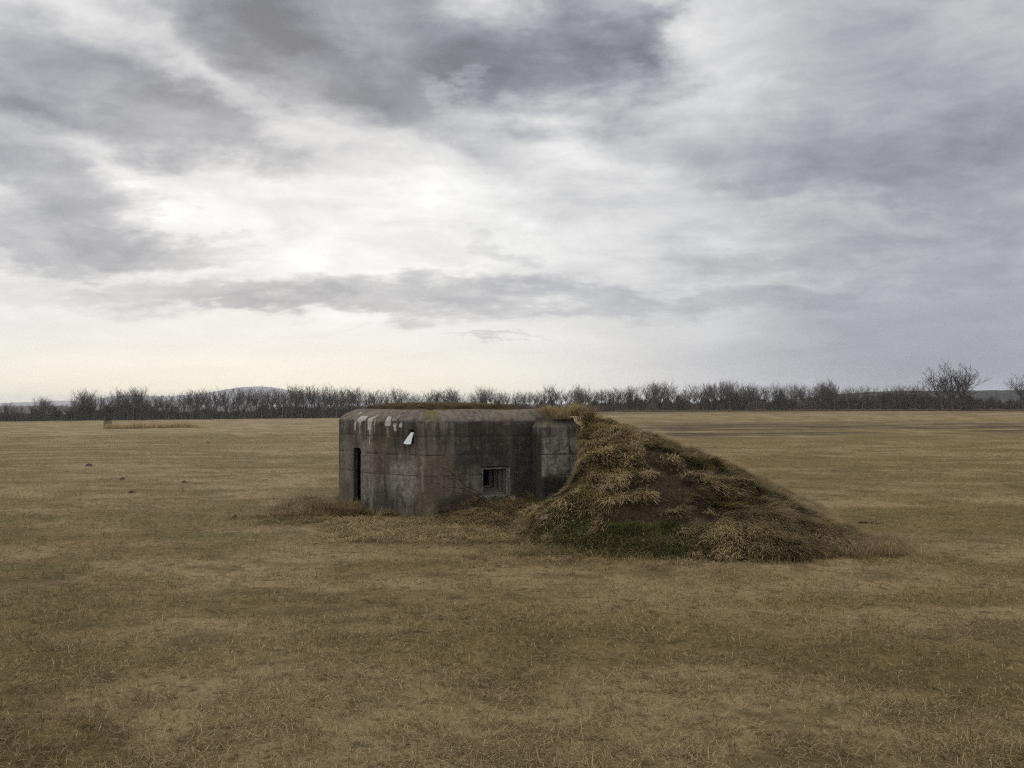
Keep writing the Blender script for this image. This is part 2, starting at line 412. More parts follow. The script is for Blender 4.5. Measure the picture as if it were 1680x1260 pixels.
def mat_concrete():
    m, nt, b = new_mat('weathered_concrete')
    uv = nt.new('ShaderNodeUVMap', uv_map='wall').outputs[0]
    p = nt.new('ShaderNodeNewGeometry').outputs['Position']
    A = lambda k: nt.attr(k).outputs['Fac']
    vs = nt.noise(nt.mapping(uv, scale=(9.0, 0.9, 1)), 1.0, 6, 0.65, 0.3)       # vertical runs of wet
    vs2 = nt.noise(nt.mapping(uv, loc=(7, 3, 0), scale=(26.0, 1.8, 1)), 1.0, 5, 0.65)
    bl = nt.noise(p, 2.2, 6, 0.62)
    f = nt.noise(p, 34.0, 6, 0.72)
    g = nt.noise(p, 11.0, 6, 0.68)
    c = nt.mix(nt.ramp(bl, 0.32, 0.68), (0.070, 0.060, 0.048), (0.150, 0.131, 0.106))
    board = nt.noise(nt.mapping(uv, scale=(9.5, 0.25, 1)), 1.0, 1, 0.3)
    c = nt.mix(nt.ramp(board, 0.40, 0.60, 0.0, 0.35), c, (0.175, 0.155, 0.128))
    mott = nt.noise(nt.mapping(p, scale=(1, 1, 0.6)), 5.0, 7, 0.7)
    c = nt.mix(nt.ramp(mott, 0.55, 0.68, 0.0, 0.85), c, (0.215, 0.195, 0.165))
    c = nt.mix(nt.ramp(mott, 0.45, 0.34, 0.0, 0.85), c, (0.05, 0.043, 0.036))
    c = nt.mix(nt.math('MULTIPLY', nt.ramp(vs, 0.46, 0.62), nt.math('MULTIPLY_ADD', A('top'), -0.65, 0.85)), c, (0.048, 0.043, 0.038))
    c = nt.mix(nt.math('MULTIPLY', nt.ramp(vs2, 0.55, 0.74), nt.math('MULTIPLY_ADD', A('top'), -0.5, 0.75)), c, (0.215, 0.193, 0.163))
    c = nt.mix(nt.math('MULTIPLY', nt.ramp(g, 0.55, 0.72), 0.6), c, (0.046, 0.041, 0.036))
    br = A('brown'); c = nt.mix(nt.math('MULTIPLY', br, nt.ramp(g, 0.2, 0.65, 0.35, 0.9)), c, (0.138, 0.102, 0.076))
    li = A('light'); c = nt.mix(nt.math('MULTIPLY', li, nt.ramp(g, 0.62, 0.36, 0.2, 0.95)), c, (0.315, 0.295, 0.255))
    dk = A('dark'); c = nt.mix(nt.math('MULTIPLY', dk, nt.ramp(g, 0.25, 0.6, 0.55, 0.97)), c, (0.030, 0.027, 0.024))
    sepu = nt.new('ShaderNodeSeparateXYZ'); nt.put(sepu.inputs[0], uv)
    for vz, k in ((1.252, 0.85), (0.832, 0.6), (1.62, 0.45)):
        wobv = nt.math('ADD', nt.math('SUBTRACT', sepu.outputs[1], vz), nt.math('MULTIPLY', nt.math('SUBTRACT', g, 0.5), 0.02))
        ln = nt.math('MULTIPLY', nt.ramp(nt.math('ABSOLUTE', wobv), 0.016, 0.006), nt.ramp(nt.noise(nt.mapping(uv, scale=(2.2, 1, 1)), 1.0, 3, 0.6), 0.40, 0.52, 0.0, k))
        c = nt.mix(ln, c, (0.026, 0.022, 0.019))
    # lichen flecks on weathered upper faces
    up = A('top')
    c = nt.mix(nt.math('MULTIPLY', up, nt.ramp(g, 0.40, 0.66, 0.0, 0.75)), c, (0.215, 0.19, 0.155))
    c = nt.mix(nt.math('MULTIPLY', nt.ramp(f, 0.66, 0.74), 0.5), c, (0.30, 0.29, 0.26))
    c = nt.mix(nt.math('MULTIPLY', nt.ramp(f, 0.36, 0.28), 0.6), c, (0.03, 0.027, 0.024))
    mo = A('moss'); c = nt.mix(nt.math('MULTIPLY', mo, nt.ramp(f, 0.25, 0.6, 0.3, 1.0)), c, (0.150, 0.132, 0.040))
    wh = A('white'); c = nt.mix(nt.ramp(nt.math('ADD', nt.math('ADD', wh, nt.math('MULTIPLY', nt.math('SUBTRACT', g, 0.5), 1.3)), nt.math('MULTIPLY', nt.math('SUBTRACT', f, 0.5), 1.2)), 0.42, 0.98, 0.0, 0.80), c, (0.52, 0.50, 0.455))
    nt.put(b.inputs['Base Color'], c)
    b.inputs['Roughness'].default_value = 0.92
    bp = nt.new('ShaderNodeBump'); bp.inputs['Strength'].default_value = 0.9; bp.inputs['Distance'].default_value = 0.02
    nt.put(bp.inputs['Height'], nt.math('ADD', f, nt.math('MULTIPLY', g, 1.2))); nt.put(b.inputs['Normal'], bp.outputs[0])
    return m
M_FIELD = mat_field()
M_GRASS = mat_tint('grass_blades')
M_MOUND = mat_mound()
M_CONC = mat_concrete()
M_INNER = mat_plain('inner_concrete', (0.085, 0.078, 0.066), (0.165, 0.152, 0.13), 9.0)
M_REVEAL = mat_plain('shaded_reveal', (0.035, 0.031, 0.026), (0.065, 0.058, 0.048), 9.0)  # inner concrete again, darkened in colour for the shade of the doorway
M_EDGE = mat_plain('chipped_edge', (0.075, 0.069, 0.06), (0.225, 0.21, 0.185), 14.0)
M_PAINT = mat_plain('white_plate', (0.62, 0.66, 0.64), (0.78, 0.82, 0.80), 30.0, 0.6)
M_BARK = mat_plain('bark', (0.042, 0.036, 0.031), (0.088, 0.076, 0.066), 3.0)
M_BARKG = mat_plain('pale_bark', (0.075, 0.066, 0.057), (0.135, 0.12, 0.105), 1.0)
M_TWIG = mat_plain('twigs', (0.066, 0.055, 0.048), (0.112, 0.095, 0.083), 0.4, bump=0)
M_STEM = mat_plain('dead_stem', (0.022, 0.016, 0.013), (0.05, 0.036, 0.028), 12.0)
M_SOIL = mat_plain('dug_soil', (0.04, 0.029, 0.021), (0.085, 0.062, 0.045), 12.0)
M_HILL = mat_plain('hazy_hill', (0.24, 0.242, 0.27), (0.32, 0.32, 0.345), 0.004, bump=0)  # distance haze put into the pale bluish colour
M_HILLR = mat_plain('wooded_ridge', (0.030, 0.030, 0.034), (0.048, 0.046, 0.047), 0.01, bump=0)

# ------------------------------------------------------------------ ground sheet
def build_ground():
    radii = [0.6]
    while radii[-1] < 60: radii.append(radii[-1] * 1.016 + 0.004)
    while radii[-1] < 5000: radii.append(radii[-1] * 1.05)
    radii = np.array(radii)
    th = np.concatenate([np.linspace(-42, 42, 260), np.linspace(42, 318, 90)[1:-1]])
    th = np.radians(th)
    RR, TT = np.meshgrid(radii, th, indexing='ij')
    X = RR * np.sin(TT); Y = RR * np.cos(TT); Z = terrain(X, Y)
    nr, nth = RR.shape
    V = np.stack([X, Y, Z], -1).reshape(-1, 3)
    i, j = np.meshgrid(np.arange(nr - 1), np.arange(nth), indexing='ij')
    a = i * nth + j; b2 = i * nth + (j + 1) % nth
    quads = np.stack([a, b2, b2 + nth, a + nth], -1).reshape(-1, 4)[:, ::-1]
    V = np.vstack([V, [[0, 0, float(terrain(0.0, 0.01))]]]); c = len(V) - 1
    jj = np.arange(nth)
    tris = np.stack([np.full(nth, c), (jj + 1) % nth, jj], -1)
    pale, olive, green, bare = field_masks(V[:, 0], V[:, 1])
    near = sstep(np.hypot(V[:, 0], V[:, 1]), 70, 35)
    o = mesh_np('ground', V, [quads, tris], M_FIELD, smooth=True, attrs=dict(pale=pale, olive=olive, green=green * near, bare=bare * near))
    tag(o, kind='structure')
build_ground()

# ------------------------------------------------------------------ bunker
def fillet(poly, rads, step=0.03):
    pts = []
    n = len(poly)
    for i in range(n):
        p0, p1, p2 = (np.array(poly[(i + k) % n], float) for k in (-1, 0, 1))
        d0 = (p0 - p1) / np.linalg.norm(p0 - p1); d2 = (p2 - p1) / np.linalg.norm(p2 - p1)
        ang = math.acos(np.clip(d0 @ d2, -1, 1)); r = rads[i]
        t = r / math.tan(ang / 2)
        a = p1 + d0 * t; b = p1 + d2 * t
        bis = (d0 + d2) / np.linalg.norm(d0 + d2); c = p1 + bis * (r / math.sin(ang / 2))
        a0 = math.atan2(*(a - c)[::-1]); a1 = math.atan2(*(b - c)[::-1])
        da = (a1 - a0 + math.pi) % (2 * math.pi) - math.pi
        k = max(3, int(abs(da) * r / step))
        for q in range(k + 1):
            an = a0 + da * q / k; pts.append(c + r * np.array([math.cos(an), math.sin(an)]))
    pts = np.array(pts)
    # resample evenly
    cl = np.vstack([pts, pts[:1]]); seg = np.hypot(*np.diff(cl, axis=0).T); cum = np.concatenate([[0], np.cumsum(seg)])
    keep = np.concatenate([[True], seg > 1e-9]); cl = cl[keep]; cum = cum[keep]
    N = int(cum[-1] / step)
    s = np.linspace(0, cum[-1], N, endpoint=False)
    return np.stack([np.interp(s, cum, cl[:, 0]), np.interp(s, cum, cl[:, 1])], -1), s, cum[-1]

Jp = (-2.89, 17.76); Lp = (-3.945, 19.11)
Hp = (1.36, 18.17)
BODY = [tuple(K_), Hp, (-0.05, 22.05), (-2.55, 22.4), Lp, Jp]
WALL_TOP = 1.91
BPTS, BS, BLEN = fillet(BODY, [0.5, 0.3, 0.5, 0.5, 0.42, 0.45])
def inside_poly(x, y, P):
    x = np.asarray(x); y = np.asarray(y); r = np.zeros(x.shape, bool); n = len(P)
    for i in range(n):
        x0, y0 = P[i]; x1, y1 = P[(i + 1) % n]
        c = ((y0 > y) != (y1 > y)) & (x < (x1 - x0) * (y - y0) / (y1 - y0 + 1e-12) + x0)
        r ^= c
    return r

def build_bunker():
    root = empty('concrete_bunker')
    N = len(BPTS)
    tan = np.roll(BPTS, -1, 0) - np.roll(BPTS, 1, 0); tan /= np.linalg.norm(tan, axis=1)[:, None]
    nrm = np.stack([tan[:, 1], -tan[:, 0]], -1)          # outward (polygon runs counter-clockwise)
    ik = int(np.argmin(np.hypot(*(BPTS - K_).T)))
    u = BS - BS[ik]; u = np.where(u > BLEN / 2, u - BLEN, u)
    px = 840 + F * BPTS[:, 0] / BPTS[:, 1]
    rear = (u < -1.0) & (u > -3.3); flank = (u > 0.3) & (u < 2.6)
    def zpx(py, Y): return EYE - (py - HY) / F * Y
    D_TOP = 1.335; E_TOP, E_BOT = 1.0, 0.385; N_TOP, N_BOT = 1.765, 1.475
    zs = np.unique(np.round(np.concatenate([np.arange(-0.35, WALL_TOP, 0.03), [D_TOP, E_TOP, E_BOT, N_TOP, N_BOT, WALL_TOP]]), 4))
    zs = zs[np.concatenate([[True], np.diff(zs) > 0.004])]
    nz = len(zs)
    prof = [(0.012, 1.945), (0.03, 1.972), (0.065, 2.005), (0.115, 2.045), (0.18, 2.082), (0.26, 2.115), (0.34, 2.143), (0.41, 2.158)]
    rings = [(0.0, z, z) for z in zs] + [(d, z, WALL_TOP + d * 1.2 + 0.02) for d, z in prof]
    V = []; UV = []
    for (d, z, v) in rings:
        rough = (fbm(u * 6, np.full(N, v * 6), 41, 4) - 0.5) * 0.016 + (fbm(u * 1.3, np.full(N, v * 1.3), 47, 2) - 0.5) * 0.02
        for zz in (0.83, 1.255, 1.62):                      # lines left by the shuttering
            if abs(v - zz) < 0.022: rough = rough - 0.008 * (vnoise(u * 2.0, np.full(N, zz * 9), 5) > 0.35)
        if v > WALL_TOP - 0.05: rough = rough + (fbm(u * 9, np.full(N, v * 9), 43, 4) - 0.55) * 0.07
        P = BPTS + nrm * (rough - d)[:, None]
        dz = (fbm(u * 4, np.full(N, v * 4), 44, 3) - 0.5) * 0.03 if v > WALL_TOP else 0
        V.append(np.column_stack([P, np.full(N, z) + dz])); UV.append(np.column_stack([u, np.full(N, v)]))
    nrg = len(rings)
    V = np.array(V); UV = np.array(UV)
    gi, gj = np.meshgrid(np.arange(nrg - 1), np.arange(N), indexing='ij')
    zc = np.array([r[2] for r in rings])
    door_c = rear & (px > 579) & (px < 592.5); emb_c = flank & (px > 789.5) & (px < 834); nic_c = (u > -0.9) & (u < 0) & (px > 668) & (px < 680.5)
    def colrange(mk):
        idx = np.where(mk)[0]; return idx[0], idx[-1]
    jd, je, jn = colrange(door_c), colrange(emb_c), colrange(nic_c)
    def hole(j0, j1, z0, z1): return (gj >= j0) & (gj < j1) & (zc[gi] >= z0 - 1e-4) & (zc[gi + 1] <= z1 + 1e-4)
    hm = hole(*jd, -1, D_TOP) | hole(*je, E_BOT, E_TOP) | hole(*jn, N_BOT, N_TOP)
    a = gi * N + gj; b2 = gi * N + (gj + 1) % N
    quads = np.stack([a, b2, b2 + N, a + N], -1)[~hm]
    VV = V.reshape(-1, 3); UU = UV.reshape(-1, 2)
    # cap
    top0 = (nrg - 1) * N; cen = VV[top0:].mean(0); cen[2] = 2.185
    VV = np.vstack([VV, cen]); UU = np.vstack([UU, [0, 2.6]])
    jj = np.arange(N); tris = np.stack([top0 + jj, top0 + (jj + 1) % N, np.full(N, len(VV) - 1)], -1)
    # stain and tone masks, laid out by arc length u and height v
    uu, vv = UU[:, 0], UU[:, 1]
    def u_at(p, mk):
        i = np.where(mk)[0]; return float(u[i[np.argmin(np.abs(px[i] - p))]])
    vis = (u > -3.3) & (u < 2.6)
    wob = (fbm(uu * 7, vv * 7, 61, 3) - 0.5) * 0.10
    def box(p0, p1, v0, v1, soft=0.025):
        a0, a1 = sorted((u_at(p0, vis), u_at(p1, vis)))
        q = uu + wob; w = vv + wob * 2
        return sstep(q, a0 - soft, a0 + soft) * sstep(q, a1 + soft, a1 - soft) * sstep(w, v0 - soft, v0 + soft) * sstep(w, v1 + soft, v1 - soft)
    white = np.zeros(len(VV))
    for (p0, p1, v0, v1, k) in ((585, 600, 1.89, 2.02, 1.0), (581, 584, 1.70, 1.92, 0.9), (588.5, 592, 1.60, 1.95, 0.75),
                                (602, 609, 1.72, 2.00, 1.0), (604, 607.5, 1.38, 1.75, 0.72), (612, 616, 1.70, 1.97, 0.8), (608, 614, 1.92, 2.10, 0.7),
                                (631, 641, 1.84, 2.05, 0.95), (633, 639, 1.55, 1.86, 0.6), (646, 650, 1.72, 1.92, 1.0), (655.5, 659.5, 1.80, 1.92, 1.0),
                                (643, 652, 1.94, 2.06, 0.65), (620, 623, 1.88, 1.95, .8), (560, 566, 1.95, 2.05, .6), (576, 582, 2.05, 2.2, .7)):
        white = np.maximum(white, k * box(p0, p1, v0, v1))
    moss = 0.75 * sstep(fbm(uu * 5, vv * 5, 71, 4) * 1.1 + 0.9 * box(684, 726, 1.95, 2.5, 0.16), 0.95, 1.5)
    moss = np.maximum(moss, 0.5 * sstep(vv, 0.5, 0.0) * box(690, 712, -0.3, 0.6, 0.12))
    top = sstep(vv, WALL_TOP - 0.01, WALL_TOP + 0.06)
    brown = np.maximum(0.55 * box(682, 752, 0.1, 1.35, 0.22), 0.4 * box(552, 580, 0.0, 1.6, 0.1))
    brown = np.maximum(brown, 0.6 * sstep(fbm(uu * 1.1, vv * 1.1, 73, 3), 0.52, 0.68))
    light = np.maximum(0.75 * box(640, 684, 0.35, 1.1, 0.15), 0.5 * box(592, 612, 0.3, 1.5, 0.06))
    light = np.maximum(light, 0.5 * box(606, 611, 0.0, 1.9, 0.03)); light = np.maximum(light, 0.35 * box(560, 576, 0.6, 1.5, .08))
    light = np.maximum(light, 0.7 * box(690, 695, 0.5, 1.3, 0.03))
    dark = np.maximum(0.72 * box(745, 876, 0.95, 1.93, 0.12), 0.97 * box(838, 880, 0.1, 1.9, 0.10))  # darker over the upper flank, nearly black beside the shield wall
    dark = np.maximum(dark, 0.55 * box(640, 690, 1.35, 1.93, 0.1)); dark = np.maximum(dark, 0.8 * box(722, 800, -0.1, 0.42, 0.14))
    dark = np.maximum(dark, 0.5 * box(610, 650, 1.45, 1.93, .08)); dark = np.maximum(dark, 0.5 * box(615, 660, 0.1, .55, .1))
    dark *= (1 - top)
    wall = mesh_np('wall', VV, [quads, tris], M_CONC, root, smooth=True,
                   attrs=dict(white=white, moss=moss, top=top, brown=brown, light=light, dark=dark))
    uvl = wall.data.uv_layers.new(name='wall')
    li = np.empty(len(wall.data.loops), np.int32); wall.data.loops.foreach_get('vertex_index', li)
    uvl.data.foreach_set('uv', UU[li].astype(np.float32).ravel())

    # helper: a tunnel lining behind a hole between columns j0..j1 and heights z0..z1
    def bm_obj(name, bm, mat, parent):
        bmesh.ops.recalc_face_normals(bm, faces=bm.faces)
        me = bpy.data.meshes.new(name); bm.to_mesh(me); bm.free(); me.materials.append(mat)
        o = bpy.data.objects.new(name, me); COL.objects.link(o); o.parent = parent; return o
    def slab(bm, p, q, z0, z1, dvec, th):
        """box on plan from p to q, thickness th along dvec"""
        vs = []
        for z in (z0, z1):
            for pt in (p, q, q + dvec * th, p + dvec * th): vs.append(bm.verts.new((pt[0], pt[1], z)))
        for f in ((0, 1, 2, 3), (7, 6, 5, 4), (0, 4, 5, 1), (1, 5, 6, 2), (2, 6, 7, 3), (3, 7, 4, 0)):
            bm.faces.new([vs[i] for i in f])
    def local(j0, j1):
        A = BPTS[j0]; B = BPTS[j1]; t = (B - A) / np.linalg.norm(B - A); n = np.array([t[1], -t[0]])
        return A, B, t, -n
    # doorway: concrete reveal, the dimness of the opening put into its colour
    A, B, t, inn = local(*jd)
    bm = bmesh.new()
    slab(bm, A + inn * 0.012 , A + inn * 0.10, -0.3, D_TOP, -t, 0.05)
    slab(bm, B + inn * 0.012, B + inn * 0.10, -0.3, D_TOP, t, 0.05)
    slab(bm, A - t * 0.05 + inn * 0.012, A - t * 0.05 + inn * 0.10, D_TOP + 0.002, D_TOP + 0.06, t, np.linalg.norm(B - A) + 0.1)
    bmesh.ops.subdivide_edges(bm, edges=bm.edges, cuts=4, use_grid_fill=True)
    bm_obj('doorway', bm, M_REVEAL, root)
    # small recess with a white plate
    A, B, t, inn = local(*jn); W = np.linalg.norm(B - A)
    bm = bmesh.new()
    for (p, dv, z0, z1, th) in ((A, -t, N_BOT, N_TOP, 0.03), (B, t, N_BOT, N_TOP, 0.03)):
        slab(bm, p + inn * 0.008, p + inn * 0.2, z0, z1, dv, th)
    slab(bm, A - t * 0.03 + inn * 0.2, B + t * 0.03 + inn * 0.2, N_BOT - 0.03, N_TOP + 0.03, inn, 0.03)
    slab(bm, A - t * 0.03 + inn * 0.008, A - t * 0.03 + inn * 0.2, N_TOP + 0.002, N_TOP + 0.03, t, W + 0.06)
    slab(bm, A - t * 0.03 + inn * 0.008, A - t * 0.03 + inn * 0.2, N_BOT - 0.03, N_BOT - 0.002, t, W + 0.06)
    bm_obj('niche', bm, M_INNER, root)
    bm = bmesh.new()
    corners = [(673.2, 709, 0.03), (677.6, 709.4, 0.03), (676.6, 718, -0.015), (676.0, 728.6, -0.055), (670.0, 728.8, -0.06), (664.6, 727.0, -0.06), (669.5, 717, -0.02)]
    fr, bk = [], []
    mid = (A + B) / 2
    for (qx, qy, dep) in corners:
        Yq = mid[1] - 0.02; base = np.array([(qx - 840) / F * Yq, Yq]) + inn * dep
        z = zpx(qy, Yq)
        fr.append(bm.verts.new((base[0], base[1], z))); bk.append(bm.verts.new((base[0] + inn[0] * 0.02, base[1] + inn[1] * 0.02, z)))
    bm.faces.new(fr); bm.faces.new(bk[::-1])
    for i in range(len(fr)): bm.faces.new([fr[i], fr[(i + 1) % len(fr)], bk[(i + 1) % len(fr)], bk[i]])
    o = bm_obj('plate', bm, M_PAINT, root); o['label'] = 'crooked white plate half covering the small niche'
    # embrasure: stepped funnel behind the opening
    A, B, t, inn = local(*je); W = np.linalg.norm(B - A); H = E_TOP - E_BOT
    emb = None
    bm = bmesh.new()
    nst = 5; dep = 0.12
    lin, rin, tin = 0.035, 0.062, 0.03
    for k in range(nst):
        d0 = 0.012 + k * dep; d1 = d0 + dep + 0.003
        l0 = k * lin; r0 = k * rin; t0 = k * tin
        pL = A + t * l0; pR = B - t * r0
        zt = E_TOP - t0
        zb = E_BOT + 0.03 + k * 0.035
        slab(bm, pL + inn * d0, pL + inn * d1, E_BOT - 0.05, zt, -t, 0.30 + 0.002 * k)
        slab(bm, pR + inn * d0, pR + inn * d1, E_BOT - 0.05, zt, t, 0.30 + 0.002 * k)
        slab(bm, A - t * (0.2 - 0.002 * k) + inn * (d0 + 0.001), A - t * (0.2 - 0.002 * k) + inn * (d1 - 0.001), zt + 0.002, zt + 0.2, t, W + 0.4)
        slab(bm, A - t * (0.2 - 0.002 * k) + inn * (d0 + 0.001), A - t * (0.2 - 0.002 * k) + inn * (d1 - 0.001), E_BOT - 0.12, zb, t, W + 0.4)
    emb = bm_obj('embrasure', bm, M_INNER, root)
    bm = bmesh.new()
    o_ = -inn
    def bar(p, q, z0, z1, dv, th): slab(bm, p, q, z0, z1, dv, th)
    bar(B - t * 0.035 - inn * 0.015, B + t * 0.028 - inn * 0.015, E_BOT + 0.02, E_TOP - 0.05, inn, 0.06)
    bar(A - t * 0.012 - inn * 0.012, A + t * 0.014 - inn * 0.012, E_BOT + 0.0, E_TOP - 0.05, inn, 0.06)
    bar(A + t * 0.016 + inn * 0.03, B - t * 0.04 + inn * 0.03, E_TOP - 0.06, E_TOP - 0.035, inn, 0.05)
    bmesh.ops.subdivide_edges(bm, edges=bm.edges, cuts=6, use_grid_fill=True)
    for v in bm.verts:
        v.co += Vector((random.uniform(-.011, .011), random.uniform(-.011, .011), random.uniform(-.011, .011)))
    bm_obj('frame', bm, M_EDGE, emb)
    bm = bmesh.new()
    slab(bm, A - t * 0.03 - inn * 0.05, B + t * 0.02 - inn * 0.05, E_BOT - 0.035, E_BOT + 0.012, inn, 0.12)
    bmesh.ops.subdivide_edges(bm, edges=bm.edges, cuts=6, use_grid_fill=True)
    for v in bm.verts:
        v.co += Vector((random.uniform(-.012, .012), random.uniform(-.012, .012), random.uniform(-.012, .012)))
    bm_obj('sill', bm, M_EDGE, emb)

    # projecting ear wall that shields the embrasure
    E = K_ + U_ * 2.30; n = np.array([U_[1], -U_[0]])
    F0 = E + n * 0.50; G = F0 + U_ * 0.92
    poly = [tuple(F0), tuple(G), tuple(G - n * 1.6), tuple(E - n * 1.1)]
    P, S, LN = fillet(poly, [0.10, 0.10, 0.15, 0.15], 0.025)
    tn = np.roll(P, -1, 0) - np.roll(P, 1, 0); tn /= np.linalg.norm(tn, axis=1)[:, None]; nr = np.stack([tn[:, 1], -tn[:, 0]], -1)
    TE = 1.80
    zz = np.arange(-0.3, TE, 0.03)
    pr = [(0.006, TE + 0.01), (0.02, TE + 0.03), (0.06, TE + 0.075), (0.085, TE + 0.12), (0.092, TE + 0.165), (0.095, TE + 0.19)]
    rg = [(0, z) for z in zz] + [(0, TE)] + pr
    M = len(P); VE = []; UE = []
    cenP = P.mean(0)
    for d, z in rg:
        rough = (fbm(S * 6, np.full(M, z * 6), 51, 4) - 0.5) * 0.03
        inset = d
        Q = P + nr * (rough)[:, None]
        if d: # chamfer: pull towards the middle
            vec = cenP - Q; Q = Q + vec * (d * 2.2)
        VE.append(np.column_stack([Q, np.full(M, z) + (fbm(S * 4, np.full(M, z * 4), 52, 2) - .5) * .02 * (d > 0)])); UE.append(np.column_stack([S + 20, np.full(M, z)]))
    VE = np.array(VE).reshape(-1, 3); UE = np.array(UE).reshape(-1, 2)
    ii, jj2 = np.meshgrid(np.arange(len(rg) - 1), np.arange(M), indexing='ij')
    a = ii * M + jj2; b2 = ii * M + (jj2 + 1) % M
    q4 = np.stack([a, b2, b2 + M, a + M], -1).reshape(-1, 4)
    t0 = (len(rg) - 1) * M; VE = np.vstack([VE, [[cenP[0], cenP[1], TE + 0.2]]]); UE = np.vstack([UE, [20, 2.2]])
    jj = np.arange(M); t3 = np.stack([t0 + jj, t0 + (jj + 1) % M, np.full(M, len(VE) - 1)], -1)
    epx, epy = proj(VE[:, 0], VE[:, 1], VE[:, 2])
    zE = VE[:, 2]; su = UE[:, 0] - 20
    # along the front face: distance from its left corner
    fr_ = (VE[:, 0] - F0[0]) * U_[0] + (VE[:, 1] - F0[1]) * U_[1]
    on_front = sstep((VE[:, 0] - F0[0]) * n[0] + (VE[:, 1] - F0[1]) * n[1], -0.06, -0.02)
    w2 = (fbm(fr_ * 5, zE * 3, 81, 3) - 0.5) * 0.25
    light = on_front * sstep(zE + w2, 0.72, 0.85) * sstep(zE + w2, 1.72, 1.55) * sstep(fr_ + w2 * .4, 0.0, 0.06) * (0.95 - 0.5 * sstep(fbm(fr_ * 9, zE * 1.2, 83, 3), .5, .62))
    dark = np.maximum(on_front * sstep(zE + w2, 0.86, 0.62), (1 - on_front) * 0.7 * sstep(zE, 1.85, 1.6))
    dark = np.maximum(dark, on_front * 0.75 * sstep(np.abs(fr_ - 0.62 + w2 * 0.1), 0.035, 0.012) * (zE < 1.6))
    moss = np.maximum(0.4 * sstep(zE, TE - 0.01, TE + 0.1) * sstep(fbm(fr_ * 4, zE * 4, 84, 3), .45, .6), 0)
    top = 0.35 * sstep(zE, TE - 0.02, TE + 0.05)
    dark = np.maximum(dark, 0.8 * sstep(zE, TE + 0.05, TE + 0.12))  # cap colour darkened to take down the sky light on it
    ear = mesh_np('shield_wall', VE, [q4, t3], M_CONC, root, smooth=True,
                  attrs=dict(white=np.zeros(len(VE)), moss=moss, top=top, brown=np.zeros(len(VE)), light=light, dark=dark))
    uvl = ear.data.uv_layers.new(name='wall')
    li = np.empty(len(ear.data.loops), np.int32); ear.data.loops.foreach_get('vertex_index', li)
    uvl.data.foreach_set('uv', UE[li].astype(np.float32).ravel())

    # turf growing on the roof
    cx, cy = float(BPTS[:, 0].mean()), float(BPTS[:, 1].mean())
    nr_, na = 14, 160
    th = np.linspace(0, 2 * np.pi, na, endpoint=False)
    angp = np.arctan2(BPTS[:, 1] - cy, BPTS[:, 0] - cx); rp = np.hypot(BPTS[:, 0] - cx, BPTS[:, 1] - cy)
    od = np.argsort(angp); rb = np.interp(th, np.concatenate([angp[od] - 2 * np.pi, angp[od], angp[od] + 2 * np.pi]), np.tile(rp[od], 3))
    VT = []
    for i in range(nr_ + 1):
        f = i / nr_
        r = (rb - 0.52 - 0.25 * fbm(np.cos(th) * 3 + 9, np.sin(th) * 3, 91, 3)) * (1 - f)
        x = cx + r * np.cos(th); y = cy + r * np.sin(th)
        h = 2.155 + (0.055 + 0.10 * (fbm(x / 0.5, y / 0.5, 92, 3))) * sstep(f, -0.03, 0.12) - (0.03 if i == 0 else 0)
        x = x - 0.28 - 0.1 * (x - cx)
        VT.append(np.column_stack([x, y, h]))
    VT = np.array(VT).reshape(-1, 3)
    ii, jj2 = np.meshgrid(np.arange(nr_), np.arange(na), indexing='ij')
    a = ii * na + jj2; b2 = ii * na + (jj2 + 1) % na
    qt = np.stack([a, b2, b2 + na, a + na], -1).reshape(-1, 4)
    turf = mesh_np('roof_turf', VT, [qt], M_MOUND, root, smooth=True, attrs=dict(soil=np.full(len(VT), 0.15), green=np.full(len(VT), 0.08)))
    base = (-1.3, 19.5, 0.0)
    kids = [o for o in bpy.data.objects if o.parent == root and o.type == 'MESH'] + [o for o in bpy.data.objects if o.parent == emb]
    own(root, base, *kids)
    tag(root, 'weathered grey concrete bunker with rounded corners, dark doorway and square embrasure', 'bunker')
    return root, turf, VT, base
BUNKER, TURF, TURF_V, BUNK_BASE = build_bunker()

# ------------------------------------------------------------------ mound
def build_mound():
    st = 0.07
    xs = np.arange(-2.6, 8.4, st); ys = np.arange(11.6, 25.5, st)
    X, Y = np.meshgrid(xs, ys, indexing='ij'); H = mound_h(X, Y); T = terrain(X, Y)
    sm = soil_mask(X, Y)
    H = H - sm * 0.10 * sstep(H, 0.05, 0.3) + sm * (fbm(X / 0.45, Y / 0.3, 33, 4) - 0.5) * 0.30
    H = np.maximum(H, T - 0.12)
    nx, ny = X.shape
    i, j = np.meshgrid(np.arange(nx - 1), np.arange(ny - 1), indexing='ij')
    a = i * ny + j
    q = np.stack([a, a + ny, a + ny + 1, a + 1], -1).reshape(-1, 4)
    D = (H - T).ravel(); keep = (D[q] > -0.06).any(1)
    xc = X.ravel()[q].mean(1); yc = Y.ravel()[q].mean(1)
    cb = BPTS.mean(0); inner = cb + (BPTS[::6] - cb) * 0.9
    keep &= ~inside_poly(xc, yc, inner)
    q = q[keep]
    used = np.unique(q); remap = np.full(nx * ny, -1); remap[used] = np.arange(len(used)); q = remap[q]
    V = np.stack([X, Y, H], -1).reshape(-1, 3)[used]
    px, py = proj(V[:, 0], V[:, 1], V[:, 2])
    green = sstep(px, 880, 960) * sstep(px, 1170, 1100) * sstep(py, 835, 870)
    o = mesh_np('earth_mound', V, [q], M_MOUND, smooth=True, attrs=dict(soil=sm.ravel()[used], green=green * 0.8))
    base = (4.0, 16.5, 0.0); settle(o, base)
    tag(o, 'earth mound covered in long grass, heaped against the right side of the bunker', 'mound')
    return o, base
MOUND, MOUND_BASE = build_mound()

